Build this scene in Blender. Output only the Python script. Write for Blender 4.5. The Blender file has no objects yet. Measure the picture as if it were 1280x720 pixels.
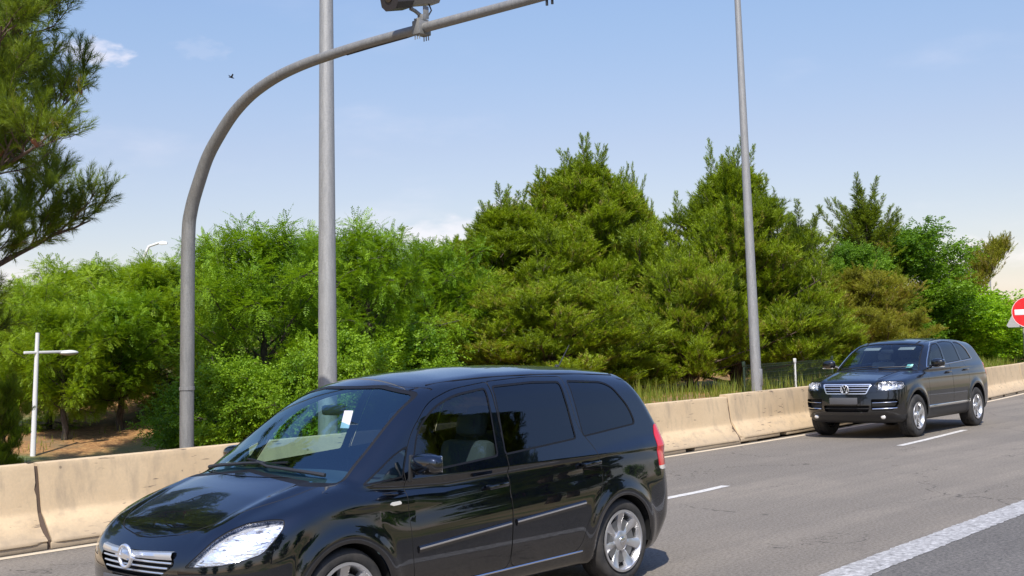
import bpy, bmesh, math, random
import numpy as np
from mathutils import Vector, Matrix, noise as mnoise
SC = bpy.context.scene
COL = SC.collection
R = math.radians
# ---------------------------------------------------------------- camera
CAM_F, CAM_YAW, CAM_PITCH, CAM_ROLL, CAM_H = 1593.64, 0.85672, 0.04651, -0.03281, 1.79605
def cam_axes():
    cy, sy = math.cos(CAM_YAW), math.sin(CAM_YAW)
    fw = Vector((sy*math.cos(CAM_PITCH), cy*math.cos(CAM_PITCH), math.sin(CAM_PITCH)))
    rt = Vector((cy, -sy, 0)); up = rt.cross(fw)
    r2 = rt*math.cos(CAM_ROLL) + up*math.sin(CAM_ROLL)
    u2 = up*math.cos(CAM_ROLL) - rt*math.sin(CAM_ROLL)
    return r2, u2, fw
cr, cu, cf = cam_axes()
cam = bpy.data.objects.new('camera', bpy.data.cameras.new('camera'))
COL.objects.link(cam)
cam.matrix_world = Matrix(((cr.x, cu.x, -cf.x, 0), (cr.y, cu.y, -cf.y, 0), (cr.z, cu.z, -cf.z, CAM_H), (0, 0, 0, 1)))
cam.data.sensor_width = 36; cam.data.lens = CAM_F/1280*36
cam.data.clip_start = 0.1; cam.data.clip_end = 3000
SC.camera = cam
def px(x, y, Y=None, z=None, depth=None):
    d = cf + cr*((x-640)/CAM_F) - cu*((y-360)/CAM_F); c = Vector((0, 0, CAM_H))
    if Y is not None: return c + d*(Y/d.y)
    if z is not None: return c + d*((z-CAM_H)/d.z)
    return c + d*depth
# ---------------------------------------------------------------- sky, sun, exposure
SUN_DIR = Vector((-0.50, -0.36, 0.80)).normalized()      # towards the sun
w = bpy.data.worlds.new("World"); SC.world = w; w.use_nodes = True
nt = w.node_tree; bg = nt.nodes['Background']
sky = nt.nodes.new('ShaderNodeTexSky'); sky.sky_type = 'NISHITA'; sky.sun_disc = False
sky.sun_elevation = math.asin(SUN_DIR.z)
sky.sun_rotation = math.atan2(SUN_DIR.x, SUN_DIR.y)
sky.air_density = 1.0; sky.dust_density = 1.0; sky.ozone_density = 2.2; sky.altitude = 600
# thin summer clouds low over the horizon and one wisp high up, by direction
tc = nt.nodes.new('ShaderNodeTexCoord')
def wn(t, **k):
    n = nt.nodes.new(t)
    for a, b in k.items(): setattr(n, a, b)
    return n
mp = wn('ShaderNodeMapping'); mp.inputs['Scale'].default_value = (1, 1, 3.2)
nt.links.new(tc.outputs['Generated'], mp.inputs[0])
nz = wn('ShaderNodeTexNoise'); nz.inputs['Scale'].default_value = 3.4; nz.inputs['Detail'].default_value = 7; nz.inputs['Roughness'].default_value = .52
nt.links.new(mp.outputs[0], nz.inputs['Vector'])
rmp = wn('ShaderNodeMapRange'); rmp.inputs['From Min'].default_value = .53; rmp.inputs['From Max'].default_value = .72; rmp.interpolation_type = 'SMOOTHSTEP'
nt.links.new(nz.outputs['Fac'], rmp.inputs['Value'])
sp = wn('ShaderNodeSeparateXYZ'); nt.links.new(tc.outputs['Generated'], sp.inputs[0])
low = wn('ShaderNodeMapRange'); low.inputs['From Min'].default_value = .30; low.inputs['From Max'].default_value = .06; low.inputs['To Max'].default_value = .45
nt.links.new(sp.outputs['Z'], low.inputs['Value'])
mm = wn('ShaderNodeMath', operation='MULTIPLY'); nt.links.new(rmp.outputs[0], mm.inputs[0]); nt.links.new(low.outputs[0], mm.inputs[1])
def wisp(cx, cy, rx, ry, gain):
    d = (cf + cr*((cx-640)/CAM_F) - cu*((cy-360)/CAM_F)).normalized()
    m = wn('ShaderNodeVectorMath', operation='SUBTRACT'); m.inputs[1].default_value = d
    nt.links.new(tc.outputs['Generated'], m.inputs[0])
    side = Vector((-d.y, d.x, 0)).normalized()*-1
    a = wn('ShaderNodeVectorMath', operation='DOT_PRODUCT'); a.inputs[1].default_value = side/rx
    nt.links.new(m.outputs[0], a.inputs[0])
    b = wn('ShaderNodeVectorMath', operation='DOT_PRODUCT'); b.inputs[1].default_value = Vector((0, 0, 1))/ry
    nt.links.new(m.outputs[0], b.inputs[0])
    c2 = wn('ShaderNodeCombineXYZ'); nt.links.new(a.outputs['Value'], c2.inputs[0]); nt.links.new(b.outputs['Value'], c2.inputs[1])
    n2 = wn('ShaderNodeTexNoise'); n2.inputs['Scale'].default_value = 1.6; n2.inputs['Detail'].default_value = 6
    nt.links.new(c2.outputs[0], n2.inputs['Vector'])
    l = wn('ShaderNodeVectorMath', operation='LENGTH'); nt.links.new(c2.outputs[0], l.inputs[0])
    s = wn('ShaderNodeMath', operation='MULTIPLY_ADD'); nt.links.new(n2.outputs['Fac'], s.inputs[0]); s.inputs[1].default_value = -2.4
    nt.links.new(l.outputs['Value'], s.inputs[2])
    r = wn('ShaderNodeMapRange', interpolation_type='SMOOTHSTEP'); nt.links.new(s.outputs[0], r.inputs['Value'])
    r.inputs['From Min'].default_value = -.15; r.inputs['From Max'].default_value = -.95; r.inputs['To Max'].default_value = gain
    return r
acc = mm
for a in ((112, 66, .030, .012, .42), (250, 62, .022, .010, .07), (1205, 318, .05, .014, .30), (640, 268, .028, .014, .55), (560, 300, .05, .02, .4)):
    r = wisp(*a); x = wn('ShaderNodeMath', operation='MAXIMUM'); nt.links.new(acc.outputs[0], x.inputs[0]); nt.links.new(r.outputs[0], x.inputs[1]); acc = x
mixc = wn('ShaderNodeMix', data_type='RGBA')
nt.links.new(acc.outputs[0], mixc.inputs['Factor'])
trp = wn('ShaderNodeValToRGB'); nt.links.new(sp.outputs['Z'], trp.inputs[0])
for i, (p_, c_) in enumerate([(.0, (.86, .74, .68)), (.105, (.93, .81, .73)), (.157, (.99, .865, .79)), (.25, (1.04, 1.02, .955)), (.5, (1.2, 1.32, 1.48)), (.85, (1.3, 1.5, 1.8))]):  # upper stops carry added brightness for glass reflections and fill in tree shade
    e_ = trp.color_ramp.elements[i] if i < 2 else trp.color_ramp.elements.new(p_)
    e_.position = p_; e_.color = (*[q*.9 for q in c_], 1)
tint = wn('ShaderNodeMix', data_type='RGBA', blend_type='MULTIPLY'); tint.inputs['Factor'].default_value = 1
tint.inputs['B'].default_value = (1.03, .955, .985, 1)
nt.links.new(sky.outputs[0], tint.inputs['A'])
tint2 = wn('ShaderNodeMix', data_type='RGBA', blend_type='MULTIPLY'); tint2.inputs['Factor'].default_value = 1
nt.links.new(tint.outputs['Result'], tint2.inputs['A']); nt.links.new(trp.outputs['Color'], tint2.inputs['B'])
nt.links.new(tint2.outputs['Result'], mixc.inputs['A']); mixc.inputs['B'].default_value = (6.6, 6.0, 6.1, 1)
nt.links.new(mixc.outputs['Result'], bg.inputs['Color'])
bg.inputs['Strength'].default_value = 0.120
sl = bpy.data.lights.new('sun', 'SUN'); sl.energy = 4.0; sl.angle = R(.55); sl.color = (1, .94, .85)
so = bpy.data.objects.new('sun', sl); COL.objects.link(so)
so.rotation_euler = SUN_DIR.to_track_quat('Z', 'Y').to_euler()
SC.view_settings.view_transform = 'Standard'; SC.view_settings.look = 'None'
SC.view_settings.exposure = 0.66; SC.view_settings.gamma = 1
SC.render.engine = 'CYCLES'
SC.cycles.max_bounces = 8; SC.cycles.transparent_max_bounces = 12
SC.cycles.use_denoising = True

# ---------------------------------------------------------------- helpers
def mat(name, col=(.5, .5, .5), rough=.5, metal=0, coat=0, coat_rough=.03, spec=.5, emit=None, trans=0):
    m = bpy.data.materials.new(name); m.use_nodes = True
    b = m.node_tree.nodes['Principled BSDF']
    b.inputs['Base Color'].default_value = (*col, 1); b.inputs['Roughness'].default_value = rough
    b.inputs['Metallic'].default_value = metal; b.inputs['Coat Weight'].default_value = coat
    b.inputs['Coat Roughness'].default_value = coat_rough; b.inputs['Specular IOR Level'].default_value = spec
    b.inputs['Transmission Weight'].default_value = trans
    return m
class NB:
    """tiny node builder on a material"""
    def __init__(s, m): s.m = m; s.t = m.node_tree; s.b = s.t.nodes['Principled BSDF']
    def n(s, t, **k):
        x = s.t.nodes.new(t)
        for a, b in k.items(): setattr(x, a, b)
        return x
    def l(s, a, b): s.t.links.new(a, b)
    def coord(s, scale=(1, 1, 1), kind='Object'):
        c = s.n('ShaderNodeTexCoord'); m = s.n('ShaderNodeMapping'); m.inputs['Scale'].default_value = scale
        s.l(c.outputs[kind], m.inputs[0]); return m.outputs[0]
    def noise(s, vec, scale, detail=4, rough=.55, dist=0):
        x = s.n('ShaderNodeTexNoise'); x.inputs['Scale'].default_value = scale; x.inputs['Detail'].default_value = detail
        x.inputs['Roughness'].default_value = rough; x.inputs['Distortion'].default_value = dist
        s.l(vec, x.inputs['Vector']); return x.outputs['Fac']
    def ramp(s, fac, stops, mode='LINEAR'):
        x = s.n('ShaderNodeValToRGB'); s.l(fac, x.inputs[0]); e = x.color_ramp.elements; x.color_ramp.interpolation = mode
        while len(e) < len(stops): e.new(.5)
        for i, (p, c) in enumerate(stops):
            e[i].position = p; e[i].color = (*c, 1) if len(c) == 3 else c
        return x.outputs['Color']
    def mix(s, fac, a, b, blend='MIX'):
        x = s.n('ShaderNodeMix', data_type='RGBA', blend_type=blend)
        for v, k in ((fac, 'Factor'), (a, 'A'), (b, 'B')):
            if hasattr(v, 'links'): s.l(v, x.inputs[k])
            elif isinstance(v, (int, float)): x.inputs[k].default_value = v
            else: x.inputs[k].default_value = (*v, 1)
        return x.outputs['Result']
    def math(s, op, a, b=0, c=0):
        x = s.n('ShaderNodeMath', operation=op)
        for i, v in enumerate((a, b, c)):
            if hasattr(v, 'links'): s.l(v, x.inputs[i])
            else: x.inputs[i].default_value = v
        return x.outputs[0]
    def mr(s, v, a, b, c=0, d=1, smooth=False):
        x = s.n('ShaderNodeMapRange'); s.l(v, x.inputs['Value'])
        if smooth: x.interpolation_type = 'SMOOTHSTEP'
        for k, q in zip(('From Min', 'From Max', 'To Min', 'To Max'), (a, b, c, d)): x.inputs[k].default_value = q
        return x.outputs[0]
    def bump(s, h, strength=.3, dist=.01):
        x = s.n('ShaderNodeBump'); x.inputs['Strength'].default_value = strength; x.inputs['Distance'].default_value = dist
        s.l(h, x.inputs['Height']); s.l(x.outputs[0], s.b.inputs['Normal'])
    def color(s, c): s.l(c, s.b.inputs['Base Color'])
    def rough(s, c): s.l(c, s.b.inputs['Roughness'])

def link(name, me, parent=None):
    o = bpy.data.objects.new(name, me); COL.objects.link(o)
    if parent is not None: o.parent = parent
    return o
def np_mesh(name, V, F, mats, parent=None, mi=None, N=None, smooth=True):
    """V (n,3) float, F (m,3|4) int -> linked object"""
    me = bpy.data.meshes.new(name)
    V = np.asarray(V, np.float32); F = np.asarray(F, np.int32); k = F.shape[1]
    me.vertices.add(len(V)); me.vertices.foreach_set('co', V.ravel())
    me.loops.add(F.size); me.loops.foreach_set('vertex_index', F.ravel())
    me.polygons.add(len(F)); me.polygons.foreach_set('loop_start', np.arange(0, F.size, k, dtype=np.int32))
    me.polygons.foreach_set('loop_total', np.full(len(F), k, np.int32))
    me.polygons.foreach_set('use_smooth', np.full(len(F), smooth))
    for m in (mats if isinstance(mats, (list, tuple)) else [mats]): me.materials.append(m)
    if mi is not None: me.polygons.foreach_set('material_index', np.asarray(mi, np.int32))
    me.update(calc_edges=True)
    if N is not None: me.normals_split_custom_set_from_vertices(np.asarray(N, np.float32))
    return link(name, me, parent)
def bm_obj(name, bm, mats, parent=None, smooth=True, angle=40):
    me = bpy.data.meshes.new(name); bmesh.ops.recalc_face_normals(bm, faces=bm.faces); bm.to_mesh(me); bm.free()
    for m in (mats if isinstance(mats, (list, tuple)) else [mats]): me.materials.append(m)
    if smooth:
        me.polygons.foreach_set('use_smooth', [True]*len(me.polygons))
        me.set_sharp_from_angle(angle=R(angle))
    return link(name, me, parent)
def tag(o, label=None, cat=None, group=None, kind=None):
    if label: o['label'] = label
    if cat: o['category'] = cat
    if group: o['group'] = group
    if kind: o['kind'] = kind
    return o
def empty(name, loc, rz=0):
    o = bpy.data.objects.new(name, None); COL.objects.link(o); o.location = loc; o.rotation_euler = (0, 0, rz); o.empty_display_size = .3
    return o
def box(bm, c, s, bev=0, mat_=0, M=None, seg=2):
    g = bmesh.ops.create_cube(bm, size=1)
    T = Matrix.Translation(c) @ (M.to_4x4() if M else Matrix()) @ Matrix.Diagonal((*s, 1))
    bmesh.ops.transform(bm, matrix=T, verts=g['verts'])
    fs = set(f for v in g['verts'] for f in v.link_faces)
    for f in fs: f.material_index = mat_
    if bev:
        es = list({e for v in g['verts'] for e in v.link_edges})
        r = bmesh.ops.bevel(bm, geom=es, offset=bev, segments=seg, affect='EDGES', profile=.5)
        for f in r['faces']: f.material_index = mat_
def tube(bm, pts, rad, seg=12, mat_=0, cap=True, flat=1.0):
    pts = [Vector(p) for p in pts]; n = len(pts)
    rad = rad if hasattr(rad, '__len__') else [rad]*n
    rings = []; prev = None
    for i, p in enumerate(pts):
        t = (pts[min(i+1, n-1)] - pts[max(i-1, 0)]).normalized()
        if prev is None:
            a = t.orthogonal().normalized()
        else:
            a = (prev - t*prev.dot(t)).normalized()
        prev = a; b = t.cross(a)
        rings.append([bm.verts.new(p + (a*math.cos(2*math.pi*j/seg) + b*math.sin(2*math.pi*j/seg)*flat)*rad[i]) for j in range(seg)])
    for i in range(n-1):
        for j in range(seg):
            f = bm.faces.new((rings[i][j], rings[i][(j+1) % seg], rings[i+1][(j+1) % seg], rings[i+1][j])); f.material_index = mat_
    if cap:
        bm.faces.new(rings[0][::-1]).material_index = mat_; bm.faces.new(rings[-1]).material_index = mat_
def lathe(bm, prof, c=(0, 0, 0), seg=48, mat_=0, axis='Y', closed=False):
    """prof: (radius, offset along the axis)"""
    c = Vector(c); rings = []
    for r_, h in prof:
        ring = []
        for j in range(seg):
            a = 2*math.pi*j/seg
            if axis == 'Y': q = Vector((r_*math.cos(a), h, r_*math.sin(a)))
            elif axis == 'Z': q = Vector((r_*math.cos(a), r_*math.sin(a), h))
            else: q = Vector((h, r_*math.cos(a), r_*math.sin(a)))
            ring.append(bm.verts.new(c + q))
        rings.append(ring)
    m = len(rings)
    for i in range(m if closed else m-1):
        a, b = rings[i], rings[(i+1) % m]
        for j in range(seg):
            bm.faces.new((a[j], a[(j+1) % seg], b[(j+1) % seg], b[j])).material_index = mat_
def prism(bm, poly, f, d, mat_=0):
    """poly 2D points mapped by f(u,v,w) at w=0 and w=d"""
    a = [bm.verts.new(f(u, v, 0)) for u, v in poly]; b = [bm.verts.new(f(u, v, d)) for u, v in poly]
    n = len(poly)
    for q in (a[::-1], b): bm.faces.new(q).material_index = mat_
    for i in range(n): bm.faces.new((a[i], a[(i+1) % n], b[(i+1) % n], b[i])).material_index = mat_

# ================================================================ car bodies
# A body is a smooth implicit surface (profile, plan and section curves of the real thing), meshed,
# then cut along its panel outlines into doors, glass, lamps and so on.
def smax(a, b, k):
    h = np.maximum(k-np.abs(a-b), 0)/k
    return np.maximum(a, b) + h*h*k*.25
def smin(a, b, k): return -smax(-a, -b, k)
def curve(pts, sig=.04):
    xs = np.arange(pts[0][0]-.6, pts[-1][0]+.6, .01)
    p = np.array(pts); y = np.interp(xs, p[:, 0], p[:, 1])
    k = int(sig*3/.01)+1; g = np.exp(-.5*(np.arange(-k, k+1)*.01/sig)**2); g /= g.sum()
    y = np.convolve(np.pad(y, k, mode='edge'), g, mode='valid')
    return lambda v: np.interp(v, xs, y)
def poly_sd(u, v, poly, rad=.0):
    """signed distance to a polygon with softened corners"""
    P = [np.array(q, float) for q in poly]; n = len(P); Q = []
    for i in range(n):
        r = rad if not hasattr(rad, '__len__') else rad[i]
        a, b, c = P[i-1], P[i], P[(i+1) % n]
        la, lc = np.linalg.norm(a-b), np.linalg.norm(c-b); r = min(r, la*.45, lc*.45)
        if r < .002: Q.append(b); continue
        s, e = b+(a-b)/la*r, b+(c-b)/lc*r
        for t in np.linspace(0, 1, 7): Q.append((1-t)**2*s + 2*t*(1-t)*b + t*t*e)
    Q = np.array(Q); d = np.full(u.shape, 1e9); ins = np.zeros(u.shape, bool); m = len(Q)
    for i in range(m):
        a, b = Q[i], Q[(i+1) % m]; e = b-a
        wu, wv = u-a[0], v-a[1]; t = np.clip((wu*e[0]+wv*e[1])/(e@e+1e-12), 0, 1)
        d = np.minimum(d, (wu-t*e[0])**2+(wv-t*e[1])**2)
        c = (a[1] > v) != (b[1] > v)
        with np.errstate(divide='ignore', invalid='ignore'):
            xi = a[0] + (v-a[1])/(b[1]-a[1]+1e-30)*e[0]
        ins ^= c & (u < xi)
    d = np.sqrt(d); return np.where(ins, -d, d)
def surface_nets(F, lo, hi, h):
    ax = [np.arange(lo[i], hi[i]+h, h) for i in range(3)]
    G = F(ax[0][:, None, None], ax[1][None, :, None], ax[2][None, None, :]).astype(np.float32)
    s = G < 0; nx, ny, nz = G.shape
    acc = np.zeros((nx-1, ny-1, nz-1, 3), np.float32); cnt = np.zeros((nx-1, ny-1, nz-1), np.float32)
    for a in range(3):
        b, c = (a+1) % 3, (a+2) % 3
        for ob in (0, 1):
            for oc in (0, 1):
                sl0 = [0]*3; sl1 = [0]*3
                sl0[a] = slice(0, -1); sl1[a] = slice(1, None)
                sl0[b] = sl1[b] = slice(ob, G.shape[b]-1+ob); sl0[c] = sl1[c] = slice(oc, G.shape[c]-1+oc)
                g0, g1 = G[tuple(sl0)], G[tuple(sl1)]; m = (g0 < 0) != (g1 < 0)
                t = np.where(m, g0/np.where(m, g0-g1, 1), 0)
                cnt += m; acc[..., a] += t*m; acc[..., b] += ob*m; acc[..., c] += oc*m
    act = cnt > 0; idx = -np.ones(act.shape, np.int64); idx[act] = np.arange(act.sum())
    I = np.argwhere(act); V = (I + acc[act]/cnt[act][:, None])*h + np.array(lo)
    quads = []
    for a in range(3):
        b, c = (a+1) % 3, (a+2) % 3
        sl0 = [slice(1, -1)]*3; sl1 = [slice(1, -1)]*3
        sl0[a] = slice(0, -1); sl1[a] = slice(1, None)
        m = s[tuple(sl0)] != s[tuple(sl1)]; pos = np.argwhere(m); inside = s[tuple(sl0)][m]
        off = np.zeros(3, int); off[b] = 1; off[c] = 1; pos = pos + off
        def cell(db, dc):
            q = pos.copy(); q[:, b] += db; q[:, c] += dc; return idx[q[:, 0], q[:, 1], q[:, 2]]
        q = np.stack([cell(-1, -1), cell(0, -1), cell(0, 0), cell(-1, 0)], 1)
        q[~inside] = q[~inside][:, ::-1]; quads.append(q)
    Q = np.concatenate(quads); Q = Q[(Q >= 0).all(1)]
    f = lambda P: F(P[:, 0], P[:, 1], P[:, 2])
    e = .004
    def grad(P):
        g = np.stack([(f(P+np.eye(3)[i]*e)-f(P-np.eye(3)[i]*e))/(2*e) for i in range(3)], 1); return g
    for _ in range(4):
        g = grad(V); d = f(V)[:, None]*g/np.maximum((g*g).sum(1, keepdims=True), .05)
        V = V - np.clip(d, -h, h)
    g = grad(V); N = g/np.linalg.norm(g, axis=1, keepdims=True)
    T = np.concatenate([Q[:, [0, 1, 2]], Q[:, [0, 2, 3]]])
    return V, N, T
def split(M, val):
    """M=(V,N,T), val per vertex -> (part with val<0, part with val>=0)"""
    V, N, T = M; val = np.where(np.abs(val) < 1e-7, 1e-7, val)
    ins = val < 0; k = ins[T].sum(1); out = []
    E = np.sort(np.concatenate([T[:, [0, 1]], T[:, [1, 2]], T[:, [2, 0]]]), axis=1)
    E = E[ins[E[:, 0]] != ins[E[:, 1]]]
    if len(E):
        key = np.unique(E[:, 0]*len(V)+E[:, 1]); a, b = key//len(V), key % len(V)
        t = (val[a]/(val[a]-val[b]))[:, None]
        nV = V[a]+(V[b]-V[a])*t; nN = N[a]+(N[b]-N[a])*t; nN /= np.linalg.norm(nN, axis=1, keepdims=True)+1e-9
        V2 = np.concatenate([V, nV]); N2 = np.concatenate([N, nN])
        def cutv(p, q):
            kk = np.minimum(p, q)*len(V)+np.maximum(p, q); return len(V)+np.searchsorted(key, kk)
    else: V2, N2 = V, N
    for side in (True, False):
        m = ins if side else ~ins; kk = m[T].sum(1); tr = [T[kk == 3]]
        for num in (1, 2):
            S = T[kk == num]
            if not len(S): continue
            mm_ = m[S]
            lone = np.argmax(mm_ if num == 1 else ~mm_, axis=1); r = np.arange(len(S))
            A, B, C = S[r, lone], S[r, (lone+1) % 3], S[r, (lone+2) % 3]
            ab, ac = cutv(A, B), cutv(A, C)
            if num == 1: tr.append(np.stack([A, ab, ac], 1))
            else: tr.append(np.stack([ab, B, C], 1)); tr.append(np.stack([ab, C, ac], 1))
        tt = np.concatenate(tr) if tr else np.zeros((0, 3), int)
        u, inv = np.unique(tt, return_inverse=True)
        out.append((V2[u], N2[u], inv.reshape(-1, 3)))
    return out
def push(M, d):
    return (M[0]+M[1]*d, M[1], M[2])
def join(Ms):
    off = 0; V = []; N = []; T = []; mi = []
    for i, M in enumerate(Ms):
        V.append(M[0]); N.append(M[1]); T.append(M[2]+off); off += len(M[0]); mi += [i]*len(M[2])
    return (np.concatenate(V), np.concatenate(N), np.concatenate(T)), mi
def sheet(name, M, m, parent): return np_mesh(name, M[0], M[2], m, parent, N=M[1])
def loop_strip(M):
    """boundary edges of a patch"""
    T = M[2]; E = np.concatenate([T[:, [0, 1]], T[:, [1, 2]], T[:, [2, 0]]]); key = np.sort(E, 1)
    _, inv, c = np.unique(key, axis=0, return_inverse=True, return_counts=True)
    return E[c[inv.ravel()] == 1]
def walled(M, d):
    """a patch pushed by d with a skirt down to where it was"""
    E = loop_strip(M); V = M[0]+M[1]*d; n = len(V)
    V2 = np.concatenate([V, M[0]]); N2 = np.concatenate([M[1], M[1]])
    W = np.concatenate([np.stack([E[:, 0], E[:, 0]+n, E[:, 1]], 1), np.stack([E[:, 1], E[:, 0]+n, E[:, 1]+n], 1)])
    return (V2, N2, np.concatenate([M[2], W]))

# ---- materials used by both cars
def glass_mat(name, tint, refl=1.0, rough=.0, ior=1.6):
    m = bpy.data.materials.new(name); m.use_nodes = True; t = m.node_tree; t.nodes.clear()
    o = t.nodes.new('ShaderNodeOutputMaterial'); mx = t.nodes.new('ShaderNodeMixShader')
    tr = t.nodes.new('ShaderNodeBsdfTransparent'); tr.inputs[0].default_value = (*tint, 1)
    gl = t.nodes.new('ShaderNodeBsdfGlossy'); gl.inputs['Roughness'].default_value = rough; gl.inputs[0].default_value = (*(refl if hasattr(refl, '__len__') else (refl,)*3), 1)
    fr = t.nodes.new('ShaderNodeFresnel'); fr.inputs[0].default_value = ior
    ge = t.nodes.new('ShaderNodeNewGeometry'); q = t.nodes.new('ShaderNodeMath'); q.operation = 'MULTIPLY'
    # same mirror strength from either side of the pane
    ml = t.nodes.new('ShaderNodeMath'); ml.operation = 'SUBTRACT'; ml.inputs[0].default_value = 1
    t.links.new(ge.outputs['Backfacing'], ml.inputs[1]); t.links.new(fr.outputs[0], q.inputs[0]); t.links.new(ml.outputs[0], q.inputs[1])
    t.links.new(q.outputs[0], mx.inputs[0]); t.links.new(tr.outputs[0], mx.inputs[1]); t.links.new(gl.outputs[0], mx.inputs[2])
    t.links.new(mx.outputs[0], o.inputs[0]); return m
M_RUB = mat('black_rubber', (.006, .006, .007), .5, spec=.3)
def tyre_mat():
    m = mat('tyre_rubber', (.022, .021, .02), .75); b = NB(m); v = b.coord((1, 1, 1))
    b.color(b.ramp(b.noise(v, 9, 4), [(.35, (.016, .016, .016)), (.7, (.05, .045, .04))])); return m
M_TYRE = tyre_mat()
M_ALLOY = mat('alloy', (.62, .62, .63), .28, .85)
M_ALLOYD = mat('alloy_dark', (.05, .05, .052), .5, .6)  # dark metal of the plate behind the spokes
M_CHROME = mat('chrome', (.75, .76, .78), .12, 1)
M_SATIN = mat('satin_chrome', (.86, .87, .89), .32, .9)
M_BLKPL = mat('black_plastic', (.02, .02, .021), .45)
M_GAP = mat('panel_gap', (.003, .003, .003), .8)
M_REFL = mat('lamp_reflector', (.86, .87, .88), .22, .8)
M_LAMPW = mat('lamp_housing', (.7, .71, .72), .3, .35)
M_LENS = glass_mat('lamp_lens', (.97, .98, 1.0))
M_RED = mat('red_lamp', (.62, .012, .02), .18, 0, 1)
M_AMB = mat('amber_lamp', (.8, .25, .03), .2, 0, 1)
M_CLR = mat('clear_lamp', (.75, .73, .7), .15, .3, 1)
M_INT = mat('interior_dark', (.03, .032, .036), .8)
M_SEAT = mat('seat_fabric', (.045, .047, .055), .9)
M_SEATL = mat('seat_leather_light', (.32, .29, .25), .6)
M_PLATE = mat('plate_blank', (.075, .075, .08), .5)
M_DISC = mat('brake_disc', (.25, .25, .25), .4, .8)

def wheel(parent, x, y, R_, width, rimR, out, style):
    """a wheel: brake disc carrier > tyre, rim, hub cap. out = +1 faces +y"""
    bm = bmesh.new()
    lathe(bm, [(.03, -.05), (rimR*.72, -.05), (rimR*.72, -.035), (.03, -.035)], seg=40)
    for v in bm.verts: v.co.y *= out
    w_ = bm_obj('wheel', bm, M_DISC, parent); w_.location = (x, y, R_)
    # tyre
    bm = bmesh.new(); hw = width/2
    prof = [(rimR-.004, -hw*.80), (rimR+.012, -hw*.93), (rimR+(R_-rimR)*.45, -hw), (R_-.025, -hw*.96), (R_-.008, -hw*.84), (R_, -hw*.6),
            (R_, -hw*.2), (R_-.006, -hw*.18), (R_-.006, -hw*.14), (R_, -hw*.12), (R_, hw*.12), (R_-.006, hw*.14), (R_-.006, hw*.18), (R_, hw*.2),
            (R_, hw*.6), (R_-.008, hw*.84), (R_-.025, hw*.96), (rimR+(R_-rimR)*.62, hw*1.0), (rimR+(R_-rimR)*.45, hw*.995), (rimR+.014, hw*.93), (rimR+.010, hw*.88), (rimR-.004, hw*.80)]
    lathe(bm, prof, seg=72, closed=False)
    off = -out*hw
    for v in bm.verts: v.co.y = v.co.y + off*1.0
    bm_obj('tyre', bm, M_TYRE, w_)
    # rim
    bm = bmesh.new()
    prof = [(rimR+.006, -.004), (rimR+.004, .004), (rimR-.012, .004), (rimR-.022, -.012), (rimR-.03, -.06), (rimR-.035, -width*.9), (rimR-.02, -width*.95)]
    lathe(bm, [(r_, h*out) for r_, h in prof], seg=72)
    n, twin = style
    ri, ro = .052, rimR-.016
    for k in range(n):
        a0 = 2*math.pi*k/n + math.pi/2
        for sgn in ((-1, 1) if twin else (0,)):
            ai = a0 + sgn*(.16 if twin else 0); ao = a0 + sgn*(.20 if twin else 0)
            wi, wo = (.017, .023) if twin else ((.034, .052) if n < 6 else (.024, .046))
            sect = []
            for t in np.linspace(0, 1, 6):
                rr = ri+(ro-ri)*t; a = ai+(ao-ai)*t; ww = wi+(wo-wi)*t**1.3
                if not twin and t > .5: ww += .0
                c_ = Vector((math.cos(a), 0, math.sin(a))); tn = Vector((-math.sin(a), 0, math.cos(a)))
                dep = (-.030 + .026*t - .02*math.sin(math.pi*t)*.6)*out
                p = c_*rr
                sect.append([bm.verts.new(p + tn*s_*ww*q + Vector((0, dep + out*dd, 0))) for s_, q, dd in ((-1, 1, -.03), (-1, .85, -.004), (-.0, .5, .004), (1, .85, -.004), (1, 1, -.03))])
            for i in range(5):
                for j in range(4):
                    bm.faces.new((sect[i][j], sect[i][j+1], sect[i+1][j+1], sect[i+1][j]))
    lathe(bm, [(.075, -.045*out), (.072, -.022*out), (.055, -.014*out), (.03, -.012*out)], seg=32)
    bm_obj('rim', bm, M_ALLOY, w_, angle=35)
    bm = bmesh.new()
    lathe(bm, [(.034, -.016*out), (.033, -.004*out), (.02, 0), (.001, .001*out)], seg=28)
    bm_obj('hub_cap', bm, M_CHROME, w_)
    bm = bmesh.new()
    lathe(bm, [(.03, -.09*out), (rimR-.03, -.095*out)], seg=40)
    bm_obj('backing_plate', bm, M_ALLOYD, w_)
    return w_

def seat(parent, x, y, m, z0=.36, bench=0, s=1.0):
    bm = bmesh.new(); wd = .25 if not bench else bench
    box(bm, (x, y, z0+.08), (.50*s, wd*2, .16), .05)
    Mx = Matrix.Rotation(R(14), 3, 'Y')
    box(bm, (x+.30*s, y, z0+.42), (.14, wd*1.92, .62), .055, M=Mx)
    o = bm_obj('seat', bm, m, parent)
    hs = [y] if not bench else [y-bench*.6, y+bench*.6]
    for hy in hs:
        bm = bmesh.new()
        box(bm, (x+.40*s, hy, z0+.83), (.10, .26, .17), .045, M=Mx)
        tube(bm, [(x+.37*s, hy-.06, z0+.62), (x+.40*s, hy-.06, z0+.80)], .007, 8); tube(bm, [(x+.37*s, hy+.06, z0+.62), (x+.40*s, hy+.06, z0+.80)], .007, 8)
        bm_obj('headrest', bm, m, o)

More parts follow.
